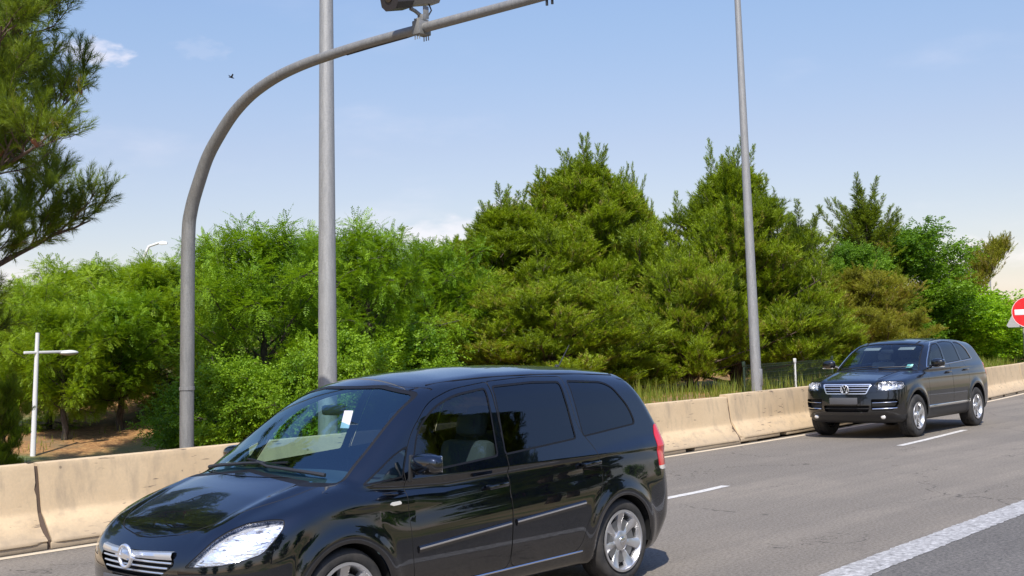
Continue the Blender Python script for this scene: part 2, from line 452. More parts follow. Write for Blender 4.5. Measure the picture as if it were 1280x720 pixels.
def mirror(parent, root, c, size, m_paint, side, chrome_low=False, glass_dir=1):
    """door mirror: root point on the door, c centre of the housing"""
    bm = bmesh.new(); sx, sy, sz = size
    g = bmesh.ops.create_icosphere(bm, subdivisions=4, radius=1)
    for v in bm.verts:
        x, y, z = v.co
        p = 2.8
        n_ = (abs(x)**p+abs(y)**p+abs(z)**p)**(1/p); x, y, z = x/n_, y/n_, z/n_
        if x > 0: x *= .35        # the flat glass side faces the rear
        z *= 1 - .12*max(0, y*side)
        v.co = Vector((c[0]+x*sx, c[1]+y*sy, c[2]+z*sz))
    o = bm_obj('mirror', bm, m_paint, parent)
    bm = bmesh.new(); tube(bm, [root, ((root[0]+c[0])/2, (root[1]*2+c[1])/3, (root[2]+c[2])/2-.01), (c[0], c[1]-side*sy*.6, c[2]-sz*.5)], [.035, .03, .025], 12, flat=.7)
    bm_obj('mirror_arm', bm, M_BLKPL, o)
    bm = bmesh.new(); box(bm, (c[0]+sx*.36, c[1], c[2]), (.004, sy*1.6, sz*1.5), .0015)
    bm_obj('mirror_glass', bm, M_CHROME, o)
    if chrome_low:
        bm = bmesh.new(); box(bm, (c[0]-sx*.1, c[1]+side*.01, c[2]-sz*.86), (sx*1.1, sy*1.7, sz*.22), .012)
        bm_obj('turn_signal', bm, M_CLR, o)
    return o

def handle(parent, x, y, z, side, m, L=.19, slope=0):
    Mx = Matrix.Rotation(-slope, 3, 'Y')
    bm = bmesh.new(); box(bm, (x, y+side*.030, z), (L, .018, .030), .008, M=Mx)
    box(bm, (x-L*.42, y+side*.012, z-slope*-.0), (.03, .035, .026), .006, M=Mx); box(bm, (x+L*.42, y+side*.012, z), (.03, .035, .026), .006, M=Mx)
    bm_obj('door_handle', bm, m, parent)
    
def frame(M, val, wdt): return split(split(M, val-wdt)[0], val)

def cut_window(rest, val, rub=.014, inset=-.005):
    """-> glass sheet, rubber frame sheet, remaining shell"""
    a, rest = split(rest, val)
    val2 = None
    return a, rest

class Body:
    def __init__(s, F, lo, hi, h, root, paint):
        s.rest = surface_nets(F, lo, hi, h); s.F = F; s.root = root; s.paint = paint; s.gaps = []
    def cut(s, fn):
        a, s.rest = split(s.rest, fn(s.rest[0], s.rest[1])); return a
    def window(s, fn, rub=.013):
        a = s.cut(fn); g, fr = split(a, fn(a[0], a[1])+rub); return push(g, -.005), push(fr, -.001)
    def panel(s, fn, g=.0026):
        a = s.cut(lambda V, N: fn(V, N)-g)
        inner, band = split(a, fn(a[0], a[1])+g)
        s.gaps.append(walled(band, -.009)); return inner
    def groove(s, fn, g=.0024):
        a = s.cut(lambda V, N: np.abs(fn(V, N))-g); s.gaps.append(walled(a, -.008))
    def finish(s, name='body'):
        J, mi = join([s.rest]+s.gaps)
        o = np_mesh(name, J[0], J[2], [s.paint, M_GAP], s.root, mi=[0 if i == 0 else 1 for i in mi], N=J[1]); return o
def side_poly(poly, rad, side, ymin=.42):
    def fn(V, N):
        d = poly_sd(V[:, 0], V[:, 2], poly, rad); return np.maximum(d, ymin-side*V[:, 1])
    return fn
def front_poly(poly, rad, xmax, sym=True):
    def fn(V, N):
        y = np.abs(V[:, 1]) if sym == 'half' else V[:, 1]
        return np.maximum(poly_sd(y, V[:, 2], poly, rad), V[:, 0]-xmax)
    return fn
def rear_poly(poly, rad, xmin):
    return lambda V, N: np.maximum(poly_sd(V[:, 1], V[:, 2], poly, rad), xmin-V[:, 0])
def diag_poly(poly, rad, side, fx=.7071, fy=.7071, xmax=1.2, xmin=-1):
    """outline seen along the corner's diagonal: u = fx*x + fy*|y|"""
    def fn(V, N):
        u = V[:, 0]*fx+V[:, 1]*side*fy
        return np.maximum(np.maximum(poly_sd(u, V[:, 2], poly, rad), V[:, 0]-xmax), np.maximum(.1-side*V[:, 1], xmin-V[:, 0]))
    return fn
def arch_liner(root, x, R_, side, yo, yi, zc):
    bm = bmesh.new(); ring = []
    for yy in (yo, yi):
        ring.append([bm.verts.new((x+R_*math.cos(a), side*yy, zc+R_*math.sin(a))) for a in np.linspace(-.12, math.pi+.12, 28)])
    for j in range(27): bm.faces.new((ring[0][j], ring[0][j+1], ring[1][j+1], ring[1][j]))
    bm.faces.new(ring[1])
    bm_obj('arch_liner', bm, M_GAP, root)
def top_z(F, x, y):
    lo, hi = 1.2, 1.9
    for _ in range(24):
        m_ = (lo+hi)/2
        if F(np.float64(x), np.float64(y), np.float64(m_)) < 0: lo = m_
        else: hi = m_
    return lo
def interior(root, x0, x1, hw, zf, seats, dash, m_seat, dash_z, wheel_side=1):
    bm = bmesh.new()
    box(bm, ((x0+x1)/2, 0, zf), (x1-x0, hw*2, .04), .01); bm_obj('cabin_floor', bm, M_INT, root)
    bm = bmesh.new(); xs, xe = dash
    box(bm, ((xs+xe)/2, 0, dash_z-.16), (xe-xs, hw*2-.10, .30), .07, seg=3)
    d = bm_obj('dashboard', bm, M_INT, root)
    bm = bmesh.new(); c = Vector((xe+.12, wheel_side*.37, dash_z-.02)); q = Matrix.Rotation(R(-65), 3, 'Y')
    pts = [c + q @ Vector((.185*math.cos(a), .185*math.sin(a), 0)) for a in np.linspace(0, 2*math.pi, 33)]
    tube(bm, pts, .014, 10); tube(bm, [c + q @ Vector((0, -.18, 0)), c + q @ Vector((0, .18, 0))], .018, 8); tube(bm, [c, c + Vector((-.25, 0, -.1))], .03, 10)
    bm_obj('steering_wheel', bm, M_BLKPL, root)
    for s_ in seats: seat(root, *s_[:2], m_seat, **s_[2])

# ---------------------------------------------------------------- compact people carrier
def road_dust(m, c):
    b = NB(m); v = b.coord(); sx = b.n('ShaderNodeSeparateXYZ'); b.l(v, sx.inputs[0]); n = b.noise(v, 2.2, 6, .65); f = b.noise(v, 26, 4, .7)
    h = b.mr(b.math('ADD', sx.outputs['Z'], b.math('MULTIPLY', b.math('SUBTRACT', n, .5), .5)), .15, .75, .30, .0, True)
    k = b.math('MULTIPLY', h, b.mr(f, .35, .7, .55, 1.0)); b.color(b.mix(k, c, (.16, .14, .115)))
    b.l(b.math('SUBTRACT', 1.0, k), b.b.inputs['Coat Weight']); b.l(b.math('MULTIPLY_ADD', k, .25, .012), b.b.inputs['Coat Roughness'])
    b.l(b.mr(k, 0, .5, m.node_tree.nodes['Principled BSDF'].inputs['Metallic'].default_value, .2), b.b.inputs['Metallic'])
P_MPV = mat('paint_black', (.0028, .0052, .011), .25, .85, 1.0, .012, spec=.2); P_MPV.node_tree.nodes['Principled BSDF'].inputs['Coat IOR'].default_value = 1.8; road_dust(P_MPV, (.0028, .0052, .011))
G_WS = glass_mat('windscreen_glass', (.60, .86, .88), refl=(.72, .93, 1.0), ior=2.3)
G_SIDE = glass_mat('side_glass', (.62, .76, .74), ior=1.8)
G_DARK = glass_mat('privacy_glass', (.035, .04, .05), ior=1.75)
mz_hood = curve([(-.2, .52), (.0, .655), (.05, .70), (.12, .755), (.22, .815), (.38, .885), (.6, .965), (.85, 1.035), (1.0, 1.06), (1.4, 1.02), (1.8, 1.0), (2.5, 1.035), (4.0, 1.13), (4.6, 1.14)], .03)
mz_roof = curve([(1.2, 1.30), (1.6, 1.535), (1.8, 1.60), (2.1, 1.642), (2.6, 1.668), (3.1, 1.668), (3.6, 1.648), (4.0, 1.612), (4.3, 1.575), (4.6, 1.52)], .07)
mx_front = curve([(.1, .20), (.2, .13), (.3, .05), (.42, .005), (.55, .0), (.64, .012), (.7, .035), (.8, .10), (1.2, .3)], .03)
mx_rear = curve([(.2, 4.30), (.3, 4.36), (.42, 4.45), (.6, 4.472), (.72, 4.465), (.78, 4.458), (.9, 4.455), (1.05, 4.44), (1.14, 4.42), (1.3, 4.355), (1.5, 4.24), (1.7, 4.10)], .025)
mw_prof = curve([(.1, -.12), (.2, -.07), (.3, -.03), (.45, -.006), (.6, .0), (.75, -.006), (.9, -.026), (1.0, -.05), (1.15, -.085)], .03)
mw_plan = curve([(-.2, .80), (.2, .83), (.5, .865), (.9, .892), (1.6, .895), (2.8, .895), (3.7, .892), (4.1, .872), (4.4, .828), (4.7, .76)], .10)
MW = (.93, 3.633)
def F_mpv(x, y, z):
    ay = np.abs(y); y2 = y*y
    W = mw_plan(x) + mw_prof(z)
    for wx in MW:
        r = np.sqrt((x-wx)**2+(z-.315)**2); W = W + .020*np.exp(-((r-.385)/.055)**2)*(z > .1)
    cz = .875 + (x-1.0)*.047          # the shoulder crease
    W = W + .010*np.exp(-((z-cz)/.035)**2)*np.clip((x-.7)/.5, 0, 1)*np.clip((4.3-x)/.3, 0, 1)
    W = W - .012*np.exp(-((z-cz+.12)/.075)**2)*np.clip((x-1.2)/.3, 0, 1)*np.clip((3.5-x)/.3, 0, 1)
    front = mx_front(z) + .22*y2 + .30*y2*y2 - x
    rear = x - mx_rear(z) + .10*y2 + .10*y2*y2
    hoodz = mz_hood(x) - .06*y2 - .10*y2*y2
    hoodz = hoodz + .012*np.exp(-((ay-.50-.12*np.clip(x,0,1))/.05)**2)*np.clip((1.1-x)/.3, 0, 1)
    top = (z - hoodz)*.93
    bot = .185 - z
    L = smax(ay-W, front, .22); L = smax(L, rear, .16); L = smax(L, top, .09); L = smax(L, bot, .07)
    # greenhouse
    Wg = .856 - np.maximum(z-.98, 0)*.38 + np.minimum(z-.98, 0)*.5 - .06*np.maximum(z-1.35, 0) - .05*np.clip((x-2.7)/1.6, 0, 1.3)**2 - .05*np.clip((1.9-x), 0, 1)**2
    ws = (.845+(z-1.035)*1.50 + .42*y2 - x)*.56
    G = smax(ay-Wg, ws, .10); G = smax(G, (z-mz_roof(x)+.20*y2), .13)
    G = smax(G, x-mx_rear(z)+.14*y2+.02, .10); G = smax(G, .7-z, .02)
    return smin(L, G, .035)

MPV_HL = [(.371, .600), (.43, .65), (.484, .697), (.544, .75), (.629, .80), (.734, .836), (.87, .85), (.945, .845), (.945, .80), (.90, .74), (.834, .668), (.73, .637), (.614, .617)]
MPV_H = .02
def lampbowl_mat():
    m = mat('lamp_bowl', (.8, .8, .81), .25, .75); b = NB(m); v = b.coord((2, 2, 7))
    n = b.noise(v, 5, 2, .5, 1.8); b.color(b.ramp(n, [(.33, (.22, .22, .23)), (.39, (.85, .85, .86)), (1, (.92, .92, .92))]))
    b.bump(b.noise(v, 3.0, 3), .7, .03); return m
M_LAMPD = lampbowl_mat()
M_CARD = mat('card', (.62, .60, .66), .6)
def build_mpv(root):
    B = Body(F_mpv, (-.06, -.98, .14), (4.56, .98, 1.72), MPV_H, root, P_MPV)
    # wheel openings
    for wx in MW:
        B.cut(lambda V, N: np.maximum(np.hypot(V[:, 0]-wx, V[:, 2]-.315)-.345, .50-np.abs(V[:, 1])))
        for sd in (1, -1): arch_liner(root, wx, .352, sd, .875, .50, .315)
    # windscreen
    wsp = lambda V, N: np.maximum(poly_sd(V[:, 1], V[:, 2], [(-.745, .985), (0, 1.055), (.745, .985), (.60, 1.515), (.30, 1.565), (-.30, 1.565), (-.60, 1.515)], [.05, .0, .05, .06, 0, 0, .06]), V[:, 0]-2.05)
    g, fr = B.window(wsp, .016); W = sheet('windscreen', g, G_WS, root); sheet('seal', fr, M_RUB, W)
    # rear screen
    rs = rear_poly([(-.60, 1.10), (.60, 1.10), (.52, 1.50), (-.52, 1.50)], .06, 4.0)
    g, fr = B.window(rs); W = sheet('rear_screen', g, G_DARK, root); sheet('seal', fr, M_RUB, W)
    FW = [(1.50, 1.005), (2.335, 1.055), (2.43, 1.525), (2.10, 1.492), (1.86, 1.42), (1.66, 1.29)]
    QW = [(1.10, .975), (1.435, 1.0), (1.555, 1.20), (1.40, 1.14)]
    RW = [(2.40, 1.058), (3.205, 1.108), (3.245, 1.535), (2.93, 1.545), (2.495, 1.532)]
    TW = [(3.285, 1.115), (4.00, 1.165), (3.985, 1.30), (3.86, 1.47), (3.76, 1.512), (3.33, 1.538)]
    for sd in (1, -1):
        g1 = B.window(side_poly(FW, [.03, .03, .03, .1, .1, .1], sd)); g2 = B.window(side_poly(RW, .03, sd)); g3 = B.window(side_poly(TW, [.03, .05, .1, .1, .06, .03], sd)); g4 = B.window(side_poly(QW, .02, sd), .010)
        W = sheet('quarter_window', g4[0], G_SIDE, root); sheet('seal', g4[1], M_RUB, W)
        W = sheet('cargo_window', g3[0], G_DARK, root); sheet('seal', g3[1], M_RUB, W)
        # black pillar appliques between the panes
        fd = B.panel(side_poly([(1.485, .30), (2.36, .30), (2.385, .60), (2.40, 1.0), (2.475, 1.56), (2.10, 1.525), (1.83, 1.45), (1.60, 1.27), (1.455, 1.06), (1.44, .80), (1.455, .5)], [.06, .08, .2, .2, .02, .1, .1, .1, .06, .1, .1], sd))
        rd = B.panel(side_poly([(2.365, .30), (3.12, .31), (3.20, .52), (3.40, .72), (3.405, 1.0), (3.255, 1.18), (3.295, 1.566), (2.93, 1.578), (2.48, 1.562), (2.405, 1.0), (2.390, .60)], [.08, .12, .2, .12, .1, .1, .02, .1, .02, .2, .2], sd))
        D = sheet('front_door', fd, P_MPV, root); W = sheet('door_window', g1[0], G_SIDE, D); sheet('window_seal', g1[1], M_RUB, D)
        handle(D, 2.25, sd*.872, .868, sd, P_MPV, slope=.05)
        E = sheet('rear_door', rd, P_MPV, root); W = sheet('door_window', g2[0], G_DARK, E); sheet('window_seal', g2[1], M_RUB, E)
        handle(E, 3.27, sd*.868, .925, sd, P_MPV, slope=.05)
        # rubbing strips with a bright insert
        for door, xa, xb, nm in ((D, 1.50, 2.36, 'rubbing_strip'), (E, 2.42, 3.17, 'rubbing_strip')):
            bm = bmesh.new(); n = 16; rings = []
            for i in range(n+1):
                x = xa+(xb-xa)*i/n; zc = .545+(x-1.5)*.062
                rings.append([])
                for dz, dy in ((-.024, -.004), (-.020, .010), (-.004, .013), (.0, .016), (.012, .016), (.016, .012), (.022, .008), (.024, -.004)):
                    yy = float(mw_plan(x)+mw_prof(zc+dz)) - .001
                    rings[-1].append(bm.verts.new((x, sd*(yy+dy), zc+dz)))
            for i in range(n):
                for j in range(7):
                    f = bm.faces.new((rings[i][j], rings[i+1][j], rings[i+1][j+1], rings[i][j+1])); f.material_index = 1 if j in (3,) else 0
            bm.faces.new(rings[0]); bm.faces.new(rings[-1][::-1])
            bm_obj(nm, bm, [P_MPV, M_CHROME], door)
        # bright sill line
        bm = bmesh.new(); tube(bm, [(x, sd*(float(mw_plan(x)+mw_prof(.30))+.002), .285+(x-1.5)*.012) for x in np.linspace(1.5, 3.15, 14)], .007, 6)
        bm_obj('sill_trim', bm, M_CHROME, root)
        # headlamp
        HL = MPV_HL
        a = B.cut(diag_poly(HL, .03, sd))
        lens, rim_ = split(a, diag_poly(HL, .03, sd)(a[0], a[1])+.006)
        H = sheet('headlight', push(lens, -.001), M_LENS, root); sheet('lamp_edge', push(rim_, -.003), M_GAP, H)
        bw = walled(push(a, -.034), .030); nf = len(a[2]); bw = (bw[0], bw[1], bw[2][nf:])
        Jh, mi = join([push(a, -.034), bw])
        lamp = np_mesh('lamp_bowl', Jh[0], Jh[2], M_LAMPD, H, N=Jh[1])
        for (cx, cy, cz, rr) in ((.27, .50, .685, .062), (.42, .645, .715, .070), (.60, .765, .76, .035)):
            bm = bmesh.new(); ax = Vector((-.80, .45*sd, .12)).normalized()
            lathe(bm, [(rr, .035), (rr*.98, .028), (rr*.86, .0), (rr*.6, -.022), (rr*.2, -.03), (.001, -.03)], seg=28, axis='Z')
            bmesh.ops.create_icosphere(bm, subdivisions=2, radius=rr*.34, matrix=Matrix.Translation((0, 0, .0)))
            bmesh.ops.transform(bm, matrix=Matrix.Translation((cx, sd*cy, cz)) @ ax.to_track_quat('Z', 'Y').to_matrix().to_4x4(), verts=bm.verts)
            bm_obj('bulb_reflector', bm, M_REFL, H)
        # side repeater, rear lamp
        a = B.cut(side_poly([(1.285, .838), (1.385, .842), (1.385, .866), (1.29, .862)], .012, sd)); sheet('side_repeater', push(walled(a, .006), 0), M_CLR, root)
        TL = lambda V, N: np.maximum(poly_sd(V[:, 0]-V[:, 1]*sd*.5, V[:, 2], [(3.86, 1.15), (3.80, 1.06), (3.755, .95), (3.735, .80), (4.20, .80), (4.20, 1.15)], .03), np.maximum(.45-sd*V[:, 1], 3.9-V[:, 0]))
        a = B.cut(TL); lo_, up_ = split(a, a[0][:, 2]-.83)
        T = sheet('tail_light', walled(up_, .006), M_RED, root); sheet('reverse_lens', walled(lo_, .006), M_CLR, T)
        for i, wx in enumerate(MW): wheel(root, wx, sd*.872, .315, .215, .226, sd, (7, False))
        mirror(root, (1.55, sd*.86, 1.035), (1.50, sd*1.00, 1.085), (.075, .125, .068), P_MPV, sd)
        # pillar blade at the door front, holding the mirror
        bm = bmesh.new(); box(bm, (1.475, sd*.868, 1.055), (.028, .02, .17), .006, M=Matrix.Rotation(R(6), 3, 'Y')); bm_obj('mirror_blade', bm, M_BLKPL, root)
    # bonnet, bumpers, tailgate
    bonnet = [(-.64, 1.02), (-.60, .60), (-.44, .27), (0, .115), (.44, .27), (.60, .60), (.64, 1.02), (0, .86)]
    def bon(V, N): return np.maximum(poly_sd(V[:, 1], V[:, 0], [(-.70, 1.12), (-.66, .66), (-.50, .32), (-.36, .17), (0, .095), (.36, .17), (.50, .32), (.66, .66), (.70, 1.12), (.4, .93), (0, .875), (-.4, .93)], [.05, .2, .1, .1, .2, .1, .1, .2, .05, .1, .1, .1]), .64-V[:, 2])
    bn = B.panel(bon); sheet('bonnet', bn, P_MPV, root)
    # grille
    gr = front_poly([(-.36, .675), (-.40, .615), (-.27, .535), (.27, .535), (.40, .615), (.36, .675)], .02, .4)
    a = B.cut(gr); bw = walled(push(a, -.05), .05); bw = (bw[0], bw[1], bw[2][len(a[2]):]); J, mi = join([push(a, -.05), bw])
    G = np_mesh('grille', J[0], J[2], M_GAP, root, N=J[1])
    for zc in (.562, .592, .622):
        bm = bmesh.new(); hw = .30+(zc-.55)*.9
        tube(bm, [(float(mx_front(zc))+.22*y*y+.3*y**4+.012, y, zc) for y in np.linspace(-hw, hw, 17)], .0065, 8, flat=1); bm_obj('grille_bar', bm, M_SATIN, G)
    bm = bmesh.new(); rings = []
    for y in np.linspace(-.37, .37, 25):
        zc = .653 + .010*abs(y)/.37; hh = .020+.006*abs(y)/.37; xx = float(mx_front(zc))+.22*y*y+.3*y**4
        rings.append([bm.verts.new((xx+dx, y, zc+dz*hh)) for dx, dz in ((.02, -1), (-.004, -.8), (-.010, 0), (-.002, .8), (.02, 1))])
    for i in range(24):
        for j in range(4): bm.faces.new((rings[i][j], rings[i+1][j], rings[i+1][j+1], rings[i][j+1]))
    bm_obj('chrome_bar', bm, M_SATIN, G)
    bm = bmesh.new(); pts = [(-.022, .063*math.cos(a), .645+.063*math.sin(a)) for a in np.linspace(0, 2*math.pi, 37)]
    tube(bm, pts, .011, 10)
    prism(bm, [(-.10, .008), (-.015, .008), (-.03, .020), (.03, .012), (.10, -.004), (.10, -.008), (.015, -.008), (.03, -.020), (-.03, -.012), (-.10, .004)], lambda u, v, w_: Vector((-.030+w_, -u, .645+v)), .014)
    bm_obj('emblem', bm, M_SATIN, G)
    # lower intake, plate
    a = B.cut(front_poly([(-.42, .40), (-.40, .28), (.40, .28), (.42, .40)], .03, .4)); bw = walled(push(a, -.05), .05); bw = (bw[0], bw[1], bw[2][len(a[2]):]); J, mi = join([push(a, -.05), bw])
    np_mesh('lower_intake', J[0], J[2], M_GAP, root, N=J[1])
    bm = bmesh.new(); box(bm, (-.012, 0, .47), (.012, .52, .11), .004); bm_obj('number_plate', bm, M_PLATE, root)
    bm = bmesh.new(); box(bm, (4.462, 0, .93), (.012, .52, .11), .004); bm_obj('number_plate', bm, M_PLATE, root)
    tg = rear_poly([(-.66, .62), (.66, .62), (.66, 1.12), (.56, 1.56), (-.56, 1.56), (-.66, 1.12)], .06, 4.0)
    sheet('tailgate', B.panel(tg), P_MPV, root)
    # front bumper seam behind the lamp
    B.groove(lambda V, N: np.maximum(np.abs(V[:, 0]-.62-(V[:, 2]-.6)*.3), np.maximum(V[:, 2]-.74, np.maximum(.55-V[:, 2], .55-np.abs(V[:, 1])))), .0022)
    # cowl and wipers
    bm = bmesh.new(); rings = []
    for y in np.linspace(-.70, .70, 21):
        y2 = y*y; xx = .835+.42*y2; zz = float(mz_hood(xx))-.06*y2-.1*y2*y2
        rings.append([bm.verts.new((xx-.02, y, zz+.004)), bm.verts.new((xx+.05, y, zz+.004)), bm.verts.new((xx+.12, y, zz+.045))])
    for i in range(20):
        for j in range(2): bm.faces.new((rings[i][j], rings[i+1][j], rings[i+1][j+1], rings[i][j+1]))
    bm_obj('cowl', bm, M_BLKPL, root)
    def onws(y, z, off=.018):
        return Vector((.845+(z-1.035)*1.5+.42*y*y-off*.55, y, z+off*.83))
    for pts in ([(.60, 1.035), (.45, 1.055), (.1, 1.085), (-.10, 1.095)], [(-.62, 1.03), (-.5, 1.045), (-.15, 1.075), (.0, 1.10)]):
        bm = bmesh.new(); tube(bm, [onws(*p, .022) for p in pts], [.014, .012, .009, .006], 8)
        wo = bm_obj('wiper', bm, M_BLKPL, root)
        bm = bmesh.new(); a, b = pts[1], pts[3]; tube(bm, [onws(a[0]*.9+b[0]*.1, a[1]*.9+b[1]*.1+.006, .010), onws(b[0]*1.3-a[0]*.3, b[1]*1.3-a[1]*.3, .010)], .008, 6, flat=.5); bm_obj('wiper_blade', bm, M_RUB, wo)
    # roof aerial, roof seam trims, permit on the windscreen, inner mirror
    bm = bmesh.new(); tube(bm, [(3.95, 0, 1.60), (4.12, 0, 1.80)], [.006, .003], 8); lathe(bm, [(.001, .045), (.014, .04), (.022, .0)], (3.95, 0, 1.600), 16, axis='Z'); bm_obj('aerial', bm, M_BLKPL, root)
    for sd in (1, -1):
        bm = bmesh.new(); tube(bm, [(x, sd*y_, top_z(F_mpv, x, y_)+.001) for x, y_ in [(1.95, .53), (2.2, .545), (2.5, .55), (2.9, .555), (3.3, .55), (3.7, .54), (4.0, .52)]], .006, 8, flat=.7); bm_obj('roof_trim', bm, M_RUB, root)
    c = onws(-.345, 1.37, -.012); bm = bmesh.new(); box(bm, c, (.006, .085, .12), .002, M=Matrix.Rotation(R(20), 3, 'Y'))
    pr_ = bm_obj('permit_card', bm, M_CARD, root)
    bm = bmesh.new(); box(bm, onws(0, 1.49, -.10), (.05, .22, .07), .02); bm_obj('rear_view_mirror', bm, M_BLKPL, root)
    interior(root, 1.1, 4.25, .76, .36, [(2.15, .37, dict(z0=.42)), (2.15, -.37, dict(z0=.42)), (3.0, 0, dict(bench=.60, z0=.42))], (1.05, 1.62), M_SEAT, .97, -1)
    B.finish()

# ---------------------------------------------------------------- large off-roader
def suv_paint():
    m = mat('paint_dark_grey', (.0065, .0072, .009), .34, .5, 1.0, .02); m.node_tree.nodes['Principled BSDF'].inputs['Coat IOR'].default_value = 1.6; return m
P_SUV = suv_paint(); road_dust(P_SUV, (.0065, .0072, .009))
M_CLAD = mat('grey_cladding', (.020, .020, .022), .5, 0, .15, .2)
G_SWS = glass_mat('suv_windscreen_glass', (.60, .72, .76), ior=1.75)
G_SSIDE = glass_mat('suv_side_glass', (.42, .50, .50))
sz_hood = curve([(-.2, .80), (.0, .92), (.05, .965), (.12, 1.0), (.3, 1.045), (.6, 1.095), (.9, 1.14), (1.15, 1.17), (1.3, 1.18), (1.6, 1.18), (2.5, 1.215), (4.0, 1.275), (4.8, 1.28)], .035)
sz_roof = curve([(1.4, 1.42), (1.8, 1.605), (2.1, 1.675), (2.5, 1.712), (3.0, 1.725), (3.5, 1.718), (3.9, 1.695), (4.2, 1.665), (4.6, 1.60)], .08)
sx_front = curve([(.2, .34), (.30, .16), (.38, .07), (.46, .005), (.58, -.012), (.70, .0), (.82, .02), (.93, .045), (1.0, .10), (1.3, .4)], .02)
sx_rear = curve([(.2, 4.50), (.38, 4.66), (.46, 4.74), (.60, 4.75), (.74, 4.742), (.80, 4.73), (.95, 4.715), (1.10, 4.67), (1.24, 4.60), (1.45, 4.46), (1.62, 4.34), (1.8, 4.22)], .03)
sw_prof = curve([(.2, -.12), (.3, -.055), (.40, -.02), (.5, -.012), (.65, -.004), (.8, .0), (.95, -.010), (1.08, -.035), (1.25, -.075)], .035)
sw_plan = curve([(-.2, .86), (.2, .895), (.6, .93), (1.0, .945), (1.6, .945), (3.0, .950), (3.8, .950), (4.3, .93), (4.7, .87), (4.9, .82)], .10)
SW = (.90, 3.755)
def F_suv(x, y, z):
    ay = np.abs(y); y2 = y*y
    W = sw_plan(x) + sw_prof(z)
    for wx in SW:
        r = np.sqrt((x-wx)**2+(z-.40)**2); W = W + .020*np.exp(-((r-.455)/.05)**2)
    W = W + .006*np.exp(-((z-1.02)/.03)**2)
    front = sx_front(z) + .14*y2 + .16*y2*y2 - x
    rear = x - sx_rear(z) + .08*y2 + .08*y2*y2
    hood = sz_hood(x) - .04*y2 - .07*y2*y2 + .014*np.exp(-((ay-.50-.10*np.clip(x, 0, 1.2))/.045)**2)*np.clip((1.25-x)/.3, 0, 1)
    top = (z-hood)*.94
    L = smax(ay-W, front, .24); L = smax(L, rear, .20); L = smax(L, top, .085); L = smax(L, .27-z, .08)
    Wg = .893 - np.maximum(z-1.15, 0)*.41 + np.minimum(z-1.15, 0)*.5 - .05*np.maximum(z-1.48, 0) - .045*np.clip((x-2.9)/1.5, 0, 1.3)**2 - .04*np.clip((2.2-x), 0, 1)**2
    ws = (1.185+(z-1.175)*1.56 + .36*y2 - x)*.54
    G = smax(ay-Wg, ws, .09); G = smax(G, z-sz_roof(x)+.15*y2, .12)
    G = smax(G, x-sx_rear(z)+.12*y2+.02, .10); G = smax(G, .9-z, .02)
    return smin(L, G, .03)

